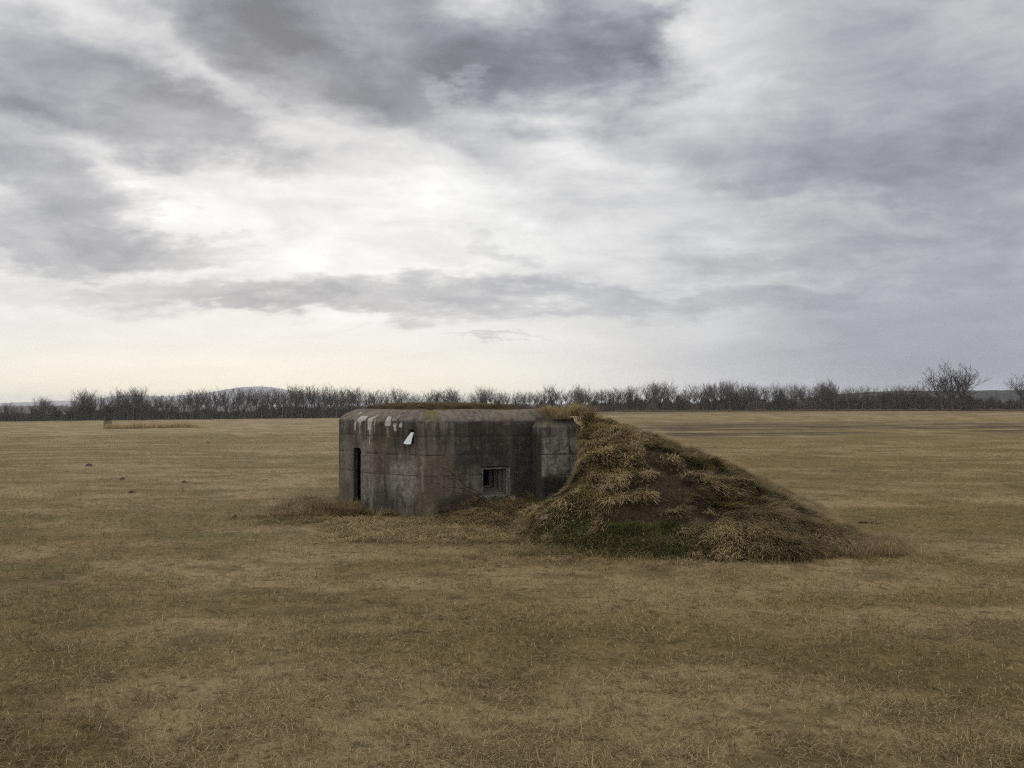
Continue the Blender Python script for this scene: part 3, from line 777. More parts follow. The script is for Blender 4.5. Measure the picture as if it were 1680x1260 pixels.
# ------------------------------------------------------------------ grass blades
def blades(base, az, L, w, phi0, phi1, col, S=2, tipcol=None):
    N = len(base); seg = L / S
    P = [base]; cur = base.copy()
    ca, sa = np.cos(az), np.sin(az)
    for k in range(S):
        ph = phi0 + (phi1 - phi0) * ((k + 0.5) / S)
        h = np.sin(ph) * seg; v = np.cos(ph) * seg
        cur = cur + np.column_stack([h * ca, h * sa, v]); P.append(cur)
    side = np.column_stack([-sa, ca, np.zeros(N)])
    per = 2 * S + 1
    V = np.empty((N, per, 3), np.float32)
    for k in range(S):
        ww = (w * (1 - 0.25 * k / S))[:, None] * 0.5
        V[:, 2 * k] = P[k] - side * ww; V[:, 2 * k + 1] = P[k] + side * ww
    V[:, 2 * S] = P[S]
    b = (np.arange(N) * per)[:, None]
    faces = []
    for k in range(S - 1):
        faces.append(b + np.array([2 * k, 2 * k + 1, 2 * k + 3, 2 * k + 2])[None])
    quads = np.concatenate(faces) if faces else np.zeros((0, 4), int)
    tris = b + np.array([2 * S - 2, 2 * S - 1, 2 * S])[None]
    C = np.empty((N, per, 3), np.float32)
    tc = col if tipcol is None else tipcol
    for k in range(per):
        f = min(1.0, (k // 2) / S); C[:, k] = col * (1 - f) + tc * f
    return V.reshape(-1, 3), [quads, tris], C.reshape(-1, 3)
def merge(parts):
    Vs, Qs, Ts, Cs = [], [], [], []; off = 0
    for V, fs, C in parts:
        Vs.append(V); Cs.append(C); Qs.append(fs[0] + off); Ts.append(fs[1] + off); off += len(V)
    return np.concatenate(Vs), [np.concatenate(Qs), np.concatenate(Ts)], np.concatenate(Cs)

STRAW = np.array([0.412, 0.316, 0.170]); OLIVE = np.array([0.186, 0.143, 0.059]); BROWN = np.array([0.238, 0.168, 0.092])
GREEN = np.array([0.088, 0.094, 0.026]); GOLD = np.array([0.43, 0.325, 0.17]); GREY = np.array([0.35, 0.27, 0.172])
def pick(n, pal, wts):
    wts = np.asarray(wts, float); wts = wts / wts.sum()
    return np.array(pal)[rng.choice(len(pal), n, p=wts)]
body_out = BPTS[::4]
cbm = BPTS.mean(0)
def free_of_bunker(x, y, grow=1.0):
    P = cbm + (body_out - cbm) * grow
    E = K_ + U_ * 2.30; n = np.array([U_[1], -U_[0]]); F0 = E + n * 0.5; G = F0 + U_ * 0.92
    ear = np.array([F0, G, G - n * 1.6, E - n * 1.1])
    return ~(inside_poly(x, y, P) | inside_poly(x, y, ear))

def field_grass():
    # density falls with distance while blades widen, so cover stays even in depth
    N = 1060000
    y0, y1 = 4.3, 85.0
    t = rng.random(N); Y = y0 + (y1 - y0) * (0.78 * t ** 1.9 + 0.22 * t ** 4)
    X = (rng.random(N) * 2 - 1) * (0.63 * Y + 2.6)
    cl = fbm(X / 0.35, Y / 0.35, 101, 3)
    pale, olive, green, bare = field_masks(X, Y)
    keep = rng.random(N) < (0.50 + 0.8 * sstep(cl, 0.36, 0.66)) * (1 - 0.75 * bare)
    keep &= free_of_bunker(X, Y, 1.0) & (mound_smooth(X, Y) < 0.05) & ~((Y > 50) & (X > 0.04 * Y) & (rng.random(N) < sstep(Y, 50, 58)))
    X, Y, cl = X[keep], Y[keep], cl[keep]; pale, olive, green = pale[keep], olive[keep], green[keep]
    N = len(X); up = None; Z = terrain(X, Y)
    Wt = np.stack([0.5 + 2.2 * pale, 0.35 + 1.8 * olive, np.full(N, 0.9), 0.06 + 2.5 * green, np.full(N, 0.4)], 1); Wt /= Wt.sum(1)[:, None]
    cum = Wt.cumsum(1); r = rng.random(N)[:, None]; idx = (r > cum).sum(1).clip(0, 4)
    col = np.array([STRAW, OLIVE, BROWN, GREEN, GREY])[idx] * (0.45 + 0.9 * rng.random(N) ** 1.2)[:, None]
    az = rng.random(N) * 2 * np.pi
    sc = 1 + Y / 26.0
    L = (0.035 + 0.070 * rng.random(N) ** 1.7) * (0.75 + 0.6 * cl)
    L = L * np.where(Y > 20, 1 + (Y - 20) / 70, 1)
    w = (0.0024 + 0.0020 * rng.random(N)) * sc * 1.15
    up = rng.random(N) < 0.15 * sstep(Y, 30, 8)
    ph0 = np.where(up, 0.2 + 0.6 * rng.random(N), 0.85 + 0.6 * rng.random(N)); ph1 = np.where(up, ph0 + 0.2 + 0.6 * rng.random(N), 1.35 + 0.4 * rng.random(N))
    base = np.column_stack([X, Y, Z + 0.004 + 0.014 * rng.random(N) * (1 + cl)])
    V, fs, C = blades(base, az, L, w, ph0, ph1, col * 0.95, 2, col * np.where(up, 0.92, 1.24)[:, None])
    o = mesh_np('field_grass', V, fs, M_GRASS, colors=C); tag(o, kind='stuff')
    return o
field_grass()

def gradient_az(x, y):
    e = 0.15
    gx = mound_smooth(x + e, y) - mound_smooth(x - e, y); gy = mound_smooth(x, y + e) - mound_smooth(x, y - e)
    return np.arctan2(-gy, -gx), np.hypot(gx, gy) / (2 * e)

def mound_grass():
    M = 4200
    cx = rng.uniform(-2.2, 7.6, M * 4); cy = rng.uniform(12.2, 24.5, M * 4)
    h = mound_smooth(cx, cy)
    ok = (h > 0.03) & free_of_bunker(cx, cy, 1.0) & (rng.random(M * 4) > np.maximum(soil_mask(cx, cy), 0.9 * soil_mask(cx + 0.12 * np.cos(gradient_az(cx, cy)[0]), cy + 0.12 * np.sin(gradient_az(cx, cy)[0]))) * 0.96)
    # unseen far side needs fewer
    az0, sl = gradient_az(cx, cy)
    ok &= (np.sin(az0) < 0.35) | (rng.random(M * 4) < 0.35)
    cx, cy, az0, sl = cx[ok][:M], cy[ok][:M], az0[ok][:M], sl[ok][:M]
    M = len(cx); cz = mound_h(cx, cy); px, py = proj(cx, cy, cz)
    taz = az0 + (fbm(cx / 0.9, cy / 0.9, 113, 2) - 0.5) * 3.0 + rng.normal(0, 0.35, M)
    green = sstep(px, 870, 950) * sstep(px, 1180, 1110) * sstep(py, 825, 875)
    gold = sstep(fbm(cx / 0.8, cy / 0.8, 111, 3), 0.5, 0.66)
    low = sstep(px, 1150, 1300)
    tint = np.empty((M, 3)); ln = np.empty(M)
    for i in range(M):
        r = rng.random()
        if r < green[i] * 0.85: tint[i] = GREEN * rng.uniform(0.9, 1.7); ln[i] = rng.uniform(0.08, 0.2)
        else:
            q = rng.random()
            c = STRAW * 0.82 if q < 0.22 + 0.4 * gold[i] else (OLIVE * 1.05 if q < 0.66 else BROWN)
            if low[i] > rng.random() * 1.3: c = (0.55 * c + 0.45 * BROWN) * 0.78
            tint[i] = c * rng.uniform(0.75, 1.5) * (1.2 if px[i] < 1070 else 1.0); ln[i] = rng.uniform(0.16, 0.42) * (0.5 if px[i] < 962 else 1)
    pale = rng.random(M) < np.where(px < 1070, 0.20, 0.08)      # straw-pale lodged clumps lying over the rest
    for i in np.where(pale & (green < 0.4))[0]:
        tint[i] = (STRAW if rng.random() < 0.7 else GREY) * rng.uniform(0.85, 1.25); ln[i] = rng.uniform(0.28, 0.50) * (0.45 if px[i] < 985 else 1)
    dark_clumps = (fbm(cx / 0.5, cy / 0.4, 117, 3) < 0.40)                # scattered patches of darker, shorter clumps
    tint[dark_clumps] *= 0.62; ln[dark_clumps] *= 0.6
    tint *= np.array([1.09, 1.13, 1.14]); K = 80
    bi = np.repeat(np.arange(M), K); n = len(bi)
    rad = np.abs(rng.normal(0, 0.085, n)); ra = rng.random(n) * 2 * np.pi
    bx = cx[bi] + rad * np.cos(ra); by = cy[bi] + rad * np.sin(ra); bz = mound_h(bx, by) - 0.01
    spread = rng.normal(0, 0.30, n)
    az = taz[bi] + spread
    L = ln[bi] * rng.uniform(0.5, 1.1, n)
    ph0 = rng.uniform(0.55, 1.25, n); slope = np.arctan(sl[bi])
    ph1 = 1.5 + slope * np.cos(spread) * 1.1 + rng.normal(0, 0.25, n)
    col = tint[bi] * rng.uniform(0.8, 1.2, n)[:, None]
    w = rng.uniform(0.005, 0.011, n)
    V, fs, C = blades(np.column_stack([bx, by, bz]), az, L, w, ph0, ph1, col * 0.7, 4, col * 1.15)
    o = mesh_np('grass_cover', V, fs, M_GRASS, colors=C)
    o.data.transform(Matrix.Translation(-Vector(MOUND_BASE))); o.parent = MOUND; o['kind'] = 'stuff'
mound_grass()

def tall_fringe():
    """longer, lodged dry grass round the foot of the walls and at the mound's toe"""
    parts = []
    def clumps(cx, cy, K, Lr, pal, wts, rad=0.09, lean=(0.05, 0.6, 0.9, 1.9), wdt=(0.004, 0.008), dark=(0.6, 1.1), azc=None):
        M = len(cx); bi = np.repeat(np.arange(M), K); n = len(bi)
        r = np.abs(rng.normal(0, rad, n)); a = rng.random(n) * 2 * np.pi
        bx = cx[bi] + r * np.cos(a); by = cy[bi] + r * np.sin(a)
        ok = free_of_bunker(bx, by, 1.0); bi, bx, by = bi[ok], bx[ok], by[ok]; n = len(bi)
        bz = ground_h(bx, by) - 0.01
        taz = (rng.random(M) * 2 * np.pi if azc is None else azc + rng.normal(0, 0.7, M))
        az = taz[bi] + rng.normal(0, 0.9, n)
        tl = rng.uniform(0.7, 1.2, M)
        L = tl[bi] * rng.uniform(Lr[0], Lr[1], n)
        c = (pick(M, pal, wts) * rng.uniform(*dark, M)[:, None])[bi] * rng.uniform(0.75, 1.2, n)[:, None]
        parts.append(blades(np.column_stack([bx, by, bz]), az, L, rng.uniform(*wdt, n), rng.uniform(lean[0], lean[1], n), rng.uniform(lean[2], lean[3], n), c * 0.7, 3, c * 1.12))
    # along the visible wall foot
    N = len(BPTS); ik = int(np.argmin(np.hypot(*(BPTS - K_).T))); u = BS - BS[ik]; u = np.where(u > BLEN / 2, u - BLEN, u)
    tan = np.roll(BPTS, -1, 0) - np.roll(BPTS, 1, 0); tan /= np.linalg.norm(tan, axis=1)[:, None]; nr = np.stack([tan[:, 1], -tan[:, 0]], -1)
    idx = np.where((u > -5.5) & (u < 2.3))[0]
    pk = rng.choice(idx, 260); d = rng.uniform(0.06, 0.5, 260)
    bpx = 840 + F * BPTS[pk, 0] / BPTS[pk, 1]; kp = (bpx < 650) | (bpx > 812) | (rng.random(260) < 0.12); pk, d = pk[kp], d[kp]
    P = BPTS[pk] + nr[pk] * d[:, None]
    clumps(P[:, 0], P[:, 1], 40, (0.10, 0.26), [STRAW, BROWN, OLIVE, GREEN], [1.6, 1.4, .8, 0.3], dark=(0.8, 1.3))
    # pale lodged band in front of the wall corner
    q = [hit(*p)[:2] for p in zip(rng.uniform(520, 860, 520), 852 + 40 * rng.random(520) ** 1.3)]
    q = np.array(q); clumps(q[:, 0], q[:, 1], 40, (0.10, 0.28), [STRAW * 1.15, GREY * 1.1, OLIVE, BROWN, GREEN], [3.2, 1.2, .8, .8, .2], 0.13, (0.7, 1.3, 1.4, 1.9), dark=(0.85, 1.3))
    # brown weeds left of the doorway and in front of it
    q = np.array([hit(*p)[:2] for p in zip(rng.normal(534, 14, 26), rng.uniform(832, 842, 26))])
    clumps(q[:, 0], q[:, 1], 40, (0.12, 0.30), [BROWN * 1.25, OLIVE * 1.2, STRAW, np.array([.25, .16, .095])], [2, 1, 1, 1.5], 0.1, (0.0, 0.5, 0.5, 1.6))
    q = np.array([hit(*p)[:2] for p in zip(rng.normal(581, 14, 40), rng.uniform(838, 850, 40))])
    clumps(q[:, 0], q[:, 1], 50, (0.14, 0.36), [BROWN, STRAW * .9, np.array([.22, .14, .08])], [2, 1, 1.5], 0.1, (0.0, 0.5, 0.5, 1.6))
    # thin dry grass left of the bunker
    q = np.array([hit(*p)[:2] for p in zip(rng.normal(512, 34, 130), rng.uniform(818, 848, 130))])
    clumps(q[:, 0], q[:, 1], 22, (0.08, 0.24), [STRAW * .85, BROWN, OLIVE], [1.5, 1.2, 1], 0.14)
    # wispy brown grass at the right toe of the mound
    q = np.array([hit(*p)[:2] for p in zip(rng.normal(1425, 34, 90), rng.uniform(884, 914, 90))])
    clumps(q[:, 0], q[:, 1], 30, (0.1, 0.3), [BROWN, STRAW * .9, np.array([.25, .17, .11])], [2, 1.5, 1.2], 0.15, dark=(.9, 1.3))
    q = np.array([hit(*p)[:2] for p in zip(rng.uniform(850, 1420, 420), 914 - 34 * rng.random(420) ** 1.3)])
    clumps(q[:, 0], q[:, 1], 30, (0.06, 0.24), [BROWN, STRAW * .9, OLIVE, GREEN * 1.3], [1, 1.4, 1.2, .7], 0.14, (0.4, 1.2, 1.2, 1.9), dark=(0.75, 1.35))
    q = np.array([hit(*p)[:2] for p in zip(rng.uniform(760, 1480, 150), 908 + np.abs(rng.normal(0, 12, 150)))])
    clumps(q[:, 0], q[:, 1], 22, (0.06, 0.2), [BROWN, STRAW, OLIVE], [1, 1.3, 1], 0.1, (0.3, 1.0, 1.2, 1.9), dark=(.8, 1.2))
    q = np.array([hit(*p)[:2] for p in zip(rng.normal(1088, 34, 90), rng.uniform(742, 890, 90))])
    clumps(q[:, 0], q[:, 1], 9, (0.05, 0.2), [BROWN, STRAW * .8, BROWN * .6], [1.4, .8, 1], 0.10, (0.7, 1.4, 1.4, 2.0))
    # green short tufts at the foot
    q = np.array([hit(*p)[:2] for p in zip(rng.normal(1030, 66, 420), rng.uniform(868, 915, 420))])
    clumps(q[:, 0], q[:, 1], 40, (0.05, 0.14), [GREEN * 1.2, GREEN * 1.6, OLIVE], [2, 1.4, .6], 0.12)
    q = np.array([hit(*p)[:2] for p in zip(rng.normal(480, 45, 130), rng.uniform(843, 860, 130))])
    clumps(q[:, 0], q[:, 1], 36, (0.04, 0.09), [GREEN, OLIVE, STRAW], [1.2, 1.2, .5], 0.16)
    V, fs, C = merge(parts)
    o = mesh_np('rough_grass', V, fs, M_GRASS, colors=C); tag(o, kind='stuff')
tall_fringe()

def roof_grass():
    n = 26000
    tri = TURF_V[rng.choice(len(TURF_V), n)] + np.column_stack([rng.normal(0, .10, n), rng.normal(0, .10, n), np.zeros(n)])
    c = pick(n, [OLIVE, GREY * .7, BROWN * .8, GREEN * 1.2], [1.6, 1.6, .8, .6]) * rng.uniform(.6, 1.1, n)[:, None]
    h = 2.155 + 0.05
    V, fs, C = blades(np.column_stack([tri[:, 0], tri[:, 1], np.minimum(tri[:, 2], 2.3) - .02]), rng.random(n) * 6.28, rng.uniform(.03, .10, n), rng.uniform(.005, .009, n),
                      rng.uniform(.1, .9, n), rng.uniform(.8, 1.9, n), c * .75, 2, c * 1.1)
    o = mesh_np('grass', V, fs, M_GRASS, colors=C)
    o.data.transform(Matrix.Translation(-Vector(BUNK_BASE))); o.parent = TURF; o['kind'] = 'stuff'
roof_grass()

# single tussocks that stand out
def tussock(pos, n, Lr, az, label, pal, spread=0.8, rad=0.08, ph=(0.0, 0.6, 1.0, 1.9)):
    r = np.abs(rng.normal(0, rad, n)); a = rng.random(n) * 6.283
    b = np.column_stack([r * np.cos(a), r * np.sin(a), np.full(n, -0.02)])
    c = pick(n, pal, np.ones(len(pal))) * rng.uniform(.7, 1.15, n)[:, None]
    V, fs, C = blades(b, az + rng.normal(0, spread, n), rng.uniform(*Lr, n), rng.uniform(.004, .008, n), rng.uniform(ph[0], ph[1], n), rng.uniform(ph[2], ph[3], n), c * .75, 4, c * 1.15)
    o = mesh_np('grass_tussock', V, fs, M_GRASS, colors=C); o.location = pos
    tag(o, label, 'grass tussock', 'tall dry grass tussocks')
def at(px, py, Y): return ((px - 840) / F * Y, Y, EYE - (py - HY) / F * Y)
E_ = K_ + U_ * 2.30
tussock(at(905, 679, 18.0), 420, (0.16, 0.36), 3.1, 'golden tussock on the roof edge, beside the flat top of the concrete', [GOLD, STRAW, GOLD * .8], 1.2, 0.2)
tussock(at(888, 679, 18.3), 200, (0.1, 0.24), 3.1, 'small low tuft of dry grass where the roof meets the shield wall', [GOLD * .8, BROWN, STRAW * .8], 1.4, 0.1)
tussock(at(940, 681, 17.75), 520, (0.2, 0.46), 0.2, 'golden tussock spilling over the right corner of the shield wall', [GOLD, STRAW, GOLD * .8], 0.9, 0.17)
tussock(at(962, 690, 17.6), 420, (0.2, 0.5), -0.9, 'straw-coloured tussock drooping at the very top of the mound', [STRAW, GOLD * .8, OLIVE], 0.6, 0.12)
tussock(at(921, 686, 17.6), 420, (0.1, 0.26), 1.2, 'low dry grass flopping over the middle of the shield wall top', [GOLD * .8, BROWN, STRAW * .8], 1.6, 0.16)
x, y, z = hit(946, 776)
tussock((x, y, z), 520, (0.3, 0.55), -2.3, 'drooping straw tussock on the mound, against the shield wall', [STRAW, GOLD * .75, STRAW * .8], 0.35, 0.08, (0.1, 0.5, 1.9, 2.6))
x, y, z = hit(1285, 893)
tussock((x, y, z), 260, (0.2, 0.42), -1.5, 'yellow tussock near the right foot of the mound', [GOLD * .9, STRAW, BROWN], 0.8, 0.1, (0.2, .7, 1.2, 2.2))
x, y, z = hit(1352, 884)
tussock((x, y, z), 200, (0.16, 0.36), -1.5, 'small straw tussock at the far right foot of the mound', [STRAW, BROWN], 0.9, 0.1, (0.2, .7, 1.2, 2.2))

# ------------------------------------------------------------------ tubes, stems, trees
def tubes(segs, sides=3):
    """segs: array rows (x0,y0,z0,x1,y1,z1,r0,r1) -> V, quads"""
    segs = np.asarray(segs, float); n = len(segs)
    p0, p1, r0, r1 = segs[:, :3], segs[:, 3:6], segs[:, 6], segs[:, 7]
    d = p1 - p0; d /= np.linalg.norm(d, axis=1)[:, None] + 1e-9
    ref = np.where(np.abs(d[:, 2:3]) > 0.9, np.array([[1.0, 0, 0]]), np.array([[0, 0, 1.0]]))
    a = np.cross(d, ref); a /= np.linalg.norm(a, axis=1)[:, None] + 1e-9; b = np.cross(d, a)
    V = np.empty((n, 2 * sides, 3))
    for k in range(sides):
        an = 2 * math.pi * k / sides; off = math.cos(an) * a + math.sin(an) * b
        V[:, k] = p0 + off * r0[:, None]; V[:, sides + k] = p1 + off * r1[:, None]
    base = (np.arange(n) * 2 * sides)[:, None]; q = []
    for k in range(sides):
        k2 = (k + 1) % sides; q.append(base + np.array([k, k2, sides + k2, sides + k])[None])
    return V.reshape(-1, 3), np.concatenate(q)

def chain(segs, sides=6):
    """one continuous tapering tube along a chain of segments"""
    P = np.vstack([segs[:, :3], segs[-1:, 3:6]]); r = np.concatenate([segs[:, 6], segs[-1:, 7]])
    n = len(P); V = np.empty((n, sides, 3))
    for k in range(sides):
        an = 2 * math.pi * k / sides; V[:, k] = P + np.column_stack([math.cos(an) * r, math.sin(an) * r, np.zeros(n)])
    i, k = np.meshgrid(np.arange(n - 1), np.arange(sides), indexing='ij')
    a = i * sides + k; b = i * sides + (k + 1) % sides
    return V.reshape(-1, 3), np.stack([a, b, b + sides, a + sides], -1).reshape(-1, 4)
def grow(seed, height, trunk_h, spread, up, levels, kids, r0, twig_r, len0, shrink=0.62, gnarl=0.22, stems=1, lean=0.0):
    """returns trunk segments and crown segments of a bare tree; y up = z"""
    R = random.Random(seed); trunk = []; crown = []; stem_start = []
    def branch(p, d, L, r, lev, store):
        steps = 4 if lev < 2 else 3
        cur = Vector(p); dr = Vector(d).normalized(); rr = r
        re = max(r * 0.45, twig_r)
        for k in range(steps):
            dr = (dr + Vector((R.uniform(-1, 1), R.uniform(-1, 1), R.uniform(-.6, .9))) * gnarl + Vector((0, 0, up * 0.12))).normalized()
            nx = cur + dr * (L / steps); r2 = r + (re - r) * (k + 1) / steps
            store.append((*cur, *nx, rr, r2)); 
            if lev < levels:
                nk = kids[min(lev, len(kids) - 1)] / steps
                cnt = int(nk) + (1 if R.random() < nk - int(nk) else 0)
                for _ in range(cnt):
                    side = Vector((R.uniform(-1, 1), R.uniform(-1, 1), R.uniform(-0.25, 0.6)))
                    nd = (dr * R.uniform(0.35, 0.9) + side.normalized() * spread + Vector((0, 0, up * 0.35))).normalized()
                    f = R.random(); q = cur.lerp(nx, f)
                    branch(q, nd, L * shrink * R.uniform(0.65, 1.15), r2 * 0.62, lev + 1, crown)
            cur = nx; rr = r2
        return cur, dr, rr
    for s in range(stems):
        stem_start.append(len(trunk))
        ox = (s - (stems - 1) / 2) * r0 * 4.5
        p = Vector((ox, R.uniform(-.3, .3) * (stems > 1), -0.25)); d = Vector((ox * 0.05 + R.uniform(-lean, lean), R.uniform(-lean, lean), 1))
        n = 5; r = r0; cur = p; dr = d.normalized()
        for k in range(n):
            dr = (dr + Vector((R.uniform(-1, 1), R.uniform(-1, 1), 0)) * 0.06).normalized()
            nx = cur + dr * (trunk_h / n); r2 = r * 0.9
            trunk.append((*cur, *nx, r, r2)); cur = nx; r = r2
            if k >= 2 and R.random() < 0.45:
                sd = Vector((R.uniform(-1, 1), R.uniform(-1, 1), 0.3)).normalized()
                branch(cur, (sd * spread + Vector((0, 0, .4))).normalized(), len0 * 0.55, r * 0.45, 1, crown)
        for _ in range(kids[0]):
            sd = Vector((R.uniform(-1, 1), R.uniform(-1, 1), 0)).normalized()
            nd = (sd * spread + Vector((0, 0, 0.55 + up))).normalized()
            branch(cur, nd, len0 * R.uniform(0.75, 1.1), r * 0.6, 1, crown)
        branch(cur, dr, len0, r * 0.8, 1, crown)
    tr = np.array(trunk); cr = np.array(crown)
    zmax = np.percentile(cr[:, 5], 98.5); k = height / zmax
    tr[:, :6] *= k; cr[:, :6] *= k
    return [tr[a:b] for a, b in zip(stem_start, stem_start[1:] + [len(tr)])], cr

def make_tree(name, loc, args, mat_t, mat_c):
    root = empty(name, loc)
    tr, cr = grow(**args)
    for st in tr:
        V, q = chain(st, 6); mesh_np('trunk', V, [q], mat_t, root)
    V, q = tubes(cr, 3); mesh_np('crown', V, [q], mat_c, root)
    return root
def copy_tree(src, loc, sc, rz):
    r = src.copy(); COL.objects.link(r); r.location = loc; r.scale = sc; r.rotation_euler = (0, 0, rz)
    for ch in list(src.children):
        c = ch.copy(); COL.objects.link(c); c.parent = r
    return r
def line_Y(px):
    return float(np.interp(px, [-200, 0, 560, 1000, 1400, 1700, 1900], [315, 318, 340, 352, 338, 318, 312]))
def on_line(px, dy=0.0):
    Y = line_Y(px) + dy; X = (px - 840) / F * Y
    return X, Y, float(terrain(X, Y))

PROTOS = []
narrow = [dict(seed=s, height=10, trunk_h=th, spread=sp, up=0.7, levels=3, kids=[6, 6, 7], r0=0.15, twig_r=0.022, len0=3.6, shrink=0.5, gnarl=0.18) for s, th, sp in ((1, 4.4, .6), (2, 2.6, .55), (3, 3.4, .75), (4, 1.9, .6))]
roundt = [dict(seed=s, height=10, trunk_h=3.4, spread=0.8, up=0.45, levels=3, kids=[7, 6, 7], r0=0.17, twig_r=0.021, len0=3.6, shrink=0.55, gnarl=0.19) for s in (11, 12, 13, 14)]
bushy = [dict(seed=s, height=10, trunk_h=2.6, spread=0.7, up=0.6, levels=3, kids=[6, 6, 7], r0=0.13, twig_r=0.020, len0=4.0, shrink=0.52, gnarl=0.2, stems=2) for s in (21, 22, 23, 24)]

def skyline(px):
    xs = [-80, 0, 20, 50, 70, 90, 110, 140, 160, 180, 205, 228, 250, 275, 300, 325, 350, 400, 460, 490, 520, 560, 600, 625, 650, 680, 710, 740, 758, 790, 830, 870, 885, 903, 922, 945, 975, 1000, 1030, 1052, 1075, 1100, 1120, 1145, 1170, 1195, 1220, 1250, 1275, 1305, 1330, 1350, 1368, 1385, 1400, 1440, 1475, 1510, 1530, 1600, 1640, 1760]
    ys = [660, 662, 665, 668, 655, 667, 665, 643, 655, 650, 642, 641, 656, 651, 647, 643, 645, 641, 641, 636, 640, 641, 643, 646, 642, 649, 648, 640, 653, 639, 647, 646, 648, 634, 648, 634, 641, 642, 638, 633, 631, 637, 635, 637, 632, 628, 633, 636, 634, 633, 640, 630, 629, 645, 638, 640, 634, 636, 640, 650, 652, 650]
    return float(np.interp(px, xs, ys))
def zone(px):
    if px < 110: return 'bare tree low in the dark wood at the far left edge', 'trees at the left end of the wood'
    if px < 260: return 'bare tree in the loose clump left of the pale rounded hill', 'trees left of the pale hill'
    if px < 350: return 'bare tree in the row on the left flank of the pale hill', 'trees on the left flank of the hill'
    if px < 520: return 'slender bare tree standing in front of the pale rounded hill', 'slender trees in front of the hill'
    if px < 640: return 'slender bare tree right of the hill, above the bunker\'s left end', 'slender trees right of the hill'
    if px < 885: return 'bare tree showing behind the roof of the bunker', 'trees behind the bunker roof'
    if px < 1060: return 'bare tree in the wood straight above the top of the mound', 'trees above the mound top'
    if px < 1230: return 'bushy bare tree in the wood behind the mound\'s right slope', 'trees behind the mound slope'
    if px < 1385: return 'tall bare tree in the dense stretch of wood right of the mound', 'trees in the dense stretch'
    return 'low bare tree in the thin row left of the big spreading tree', 'trees left of the big tree'
SPECIAL = [ # px, top y, proto family, index, width factor, label
    (75, 654, 'r', 0, 0.9, 'bare double tree standing before the faint far left ridge'),
    (141, 642, 'r', 1, 0.95, 'round-crowned bare tree rising alone near the left edge'),
    (191, 642, 'r', 2, 0.8, 'loose open bare tree above the reed bed'),
    (225, 640, 'b', 0, 0.7, 'dark bushy bare tree right of the loose open tree'),
    (490, 635, 'n', 1, 1.0, 'tallest slender tree on the right shoulder of the pale hill'),
    (741, 639, 'r', 3, 0.9, 'round bare tree sticking up behind the middle of the bunker roof'),
    (792, 638, 'r', 0, 1.0, 'spreading pale bare tree behind the clod on the bunker roof'),
    (904, 633, 'r', 1, 0.85, 'fan-shaped bare tree above the golden roof tussocks'),
    (947, 633, 'b', 1, 0.8, 'bushy bare tree just right of the fan-shaped tree'),
    (1074, 629, 'n', 2, 1.0, 'pointed bare tree, highest of the wood above the mound slope'),
    (1195, 627, 'r', 2, 1.0, 'pale round-topped tree with a light trunk in the wood'),
    (1357, 628, 'b', 2, 1.1, 'broad dense-crowned tree at the right end of the dense wood'),
    (1398, 637, 'r', 3, 0.9, 'small umbrella-shaped bare tree just after the gap in the wood'),
    (1474, 634, 'b', 3, 0.8, 'bushy bare tree midway between the gap and the big tree'),
]
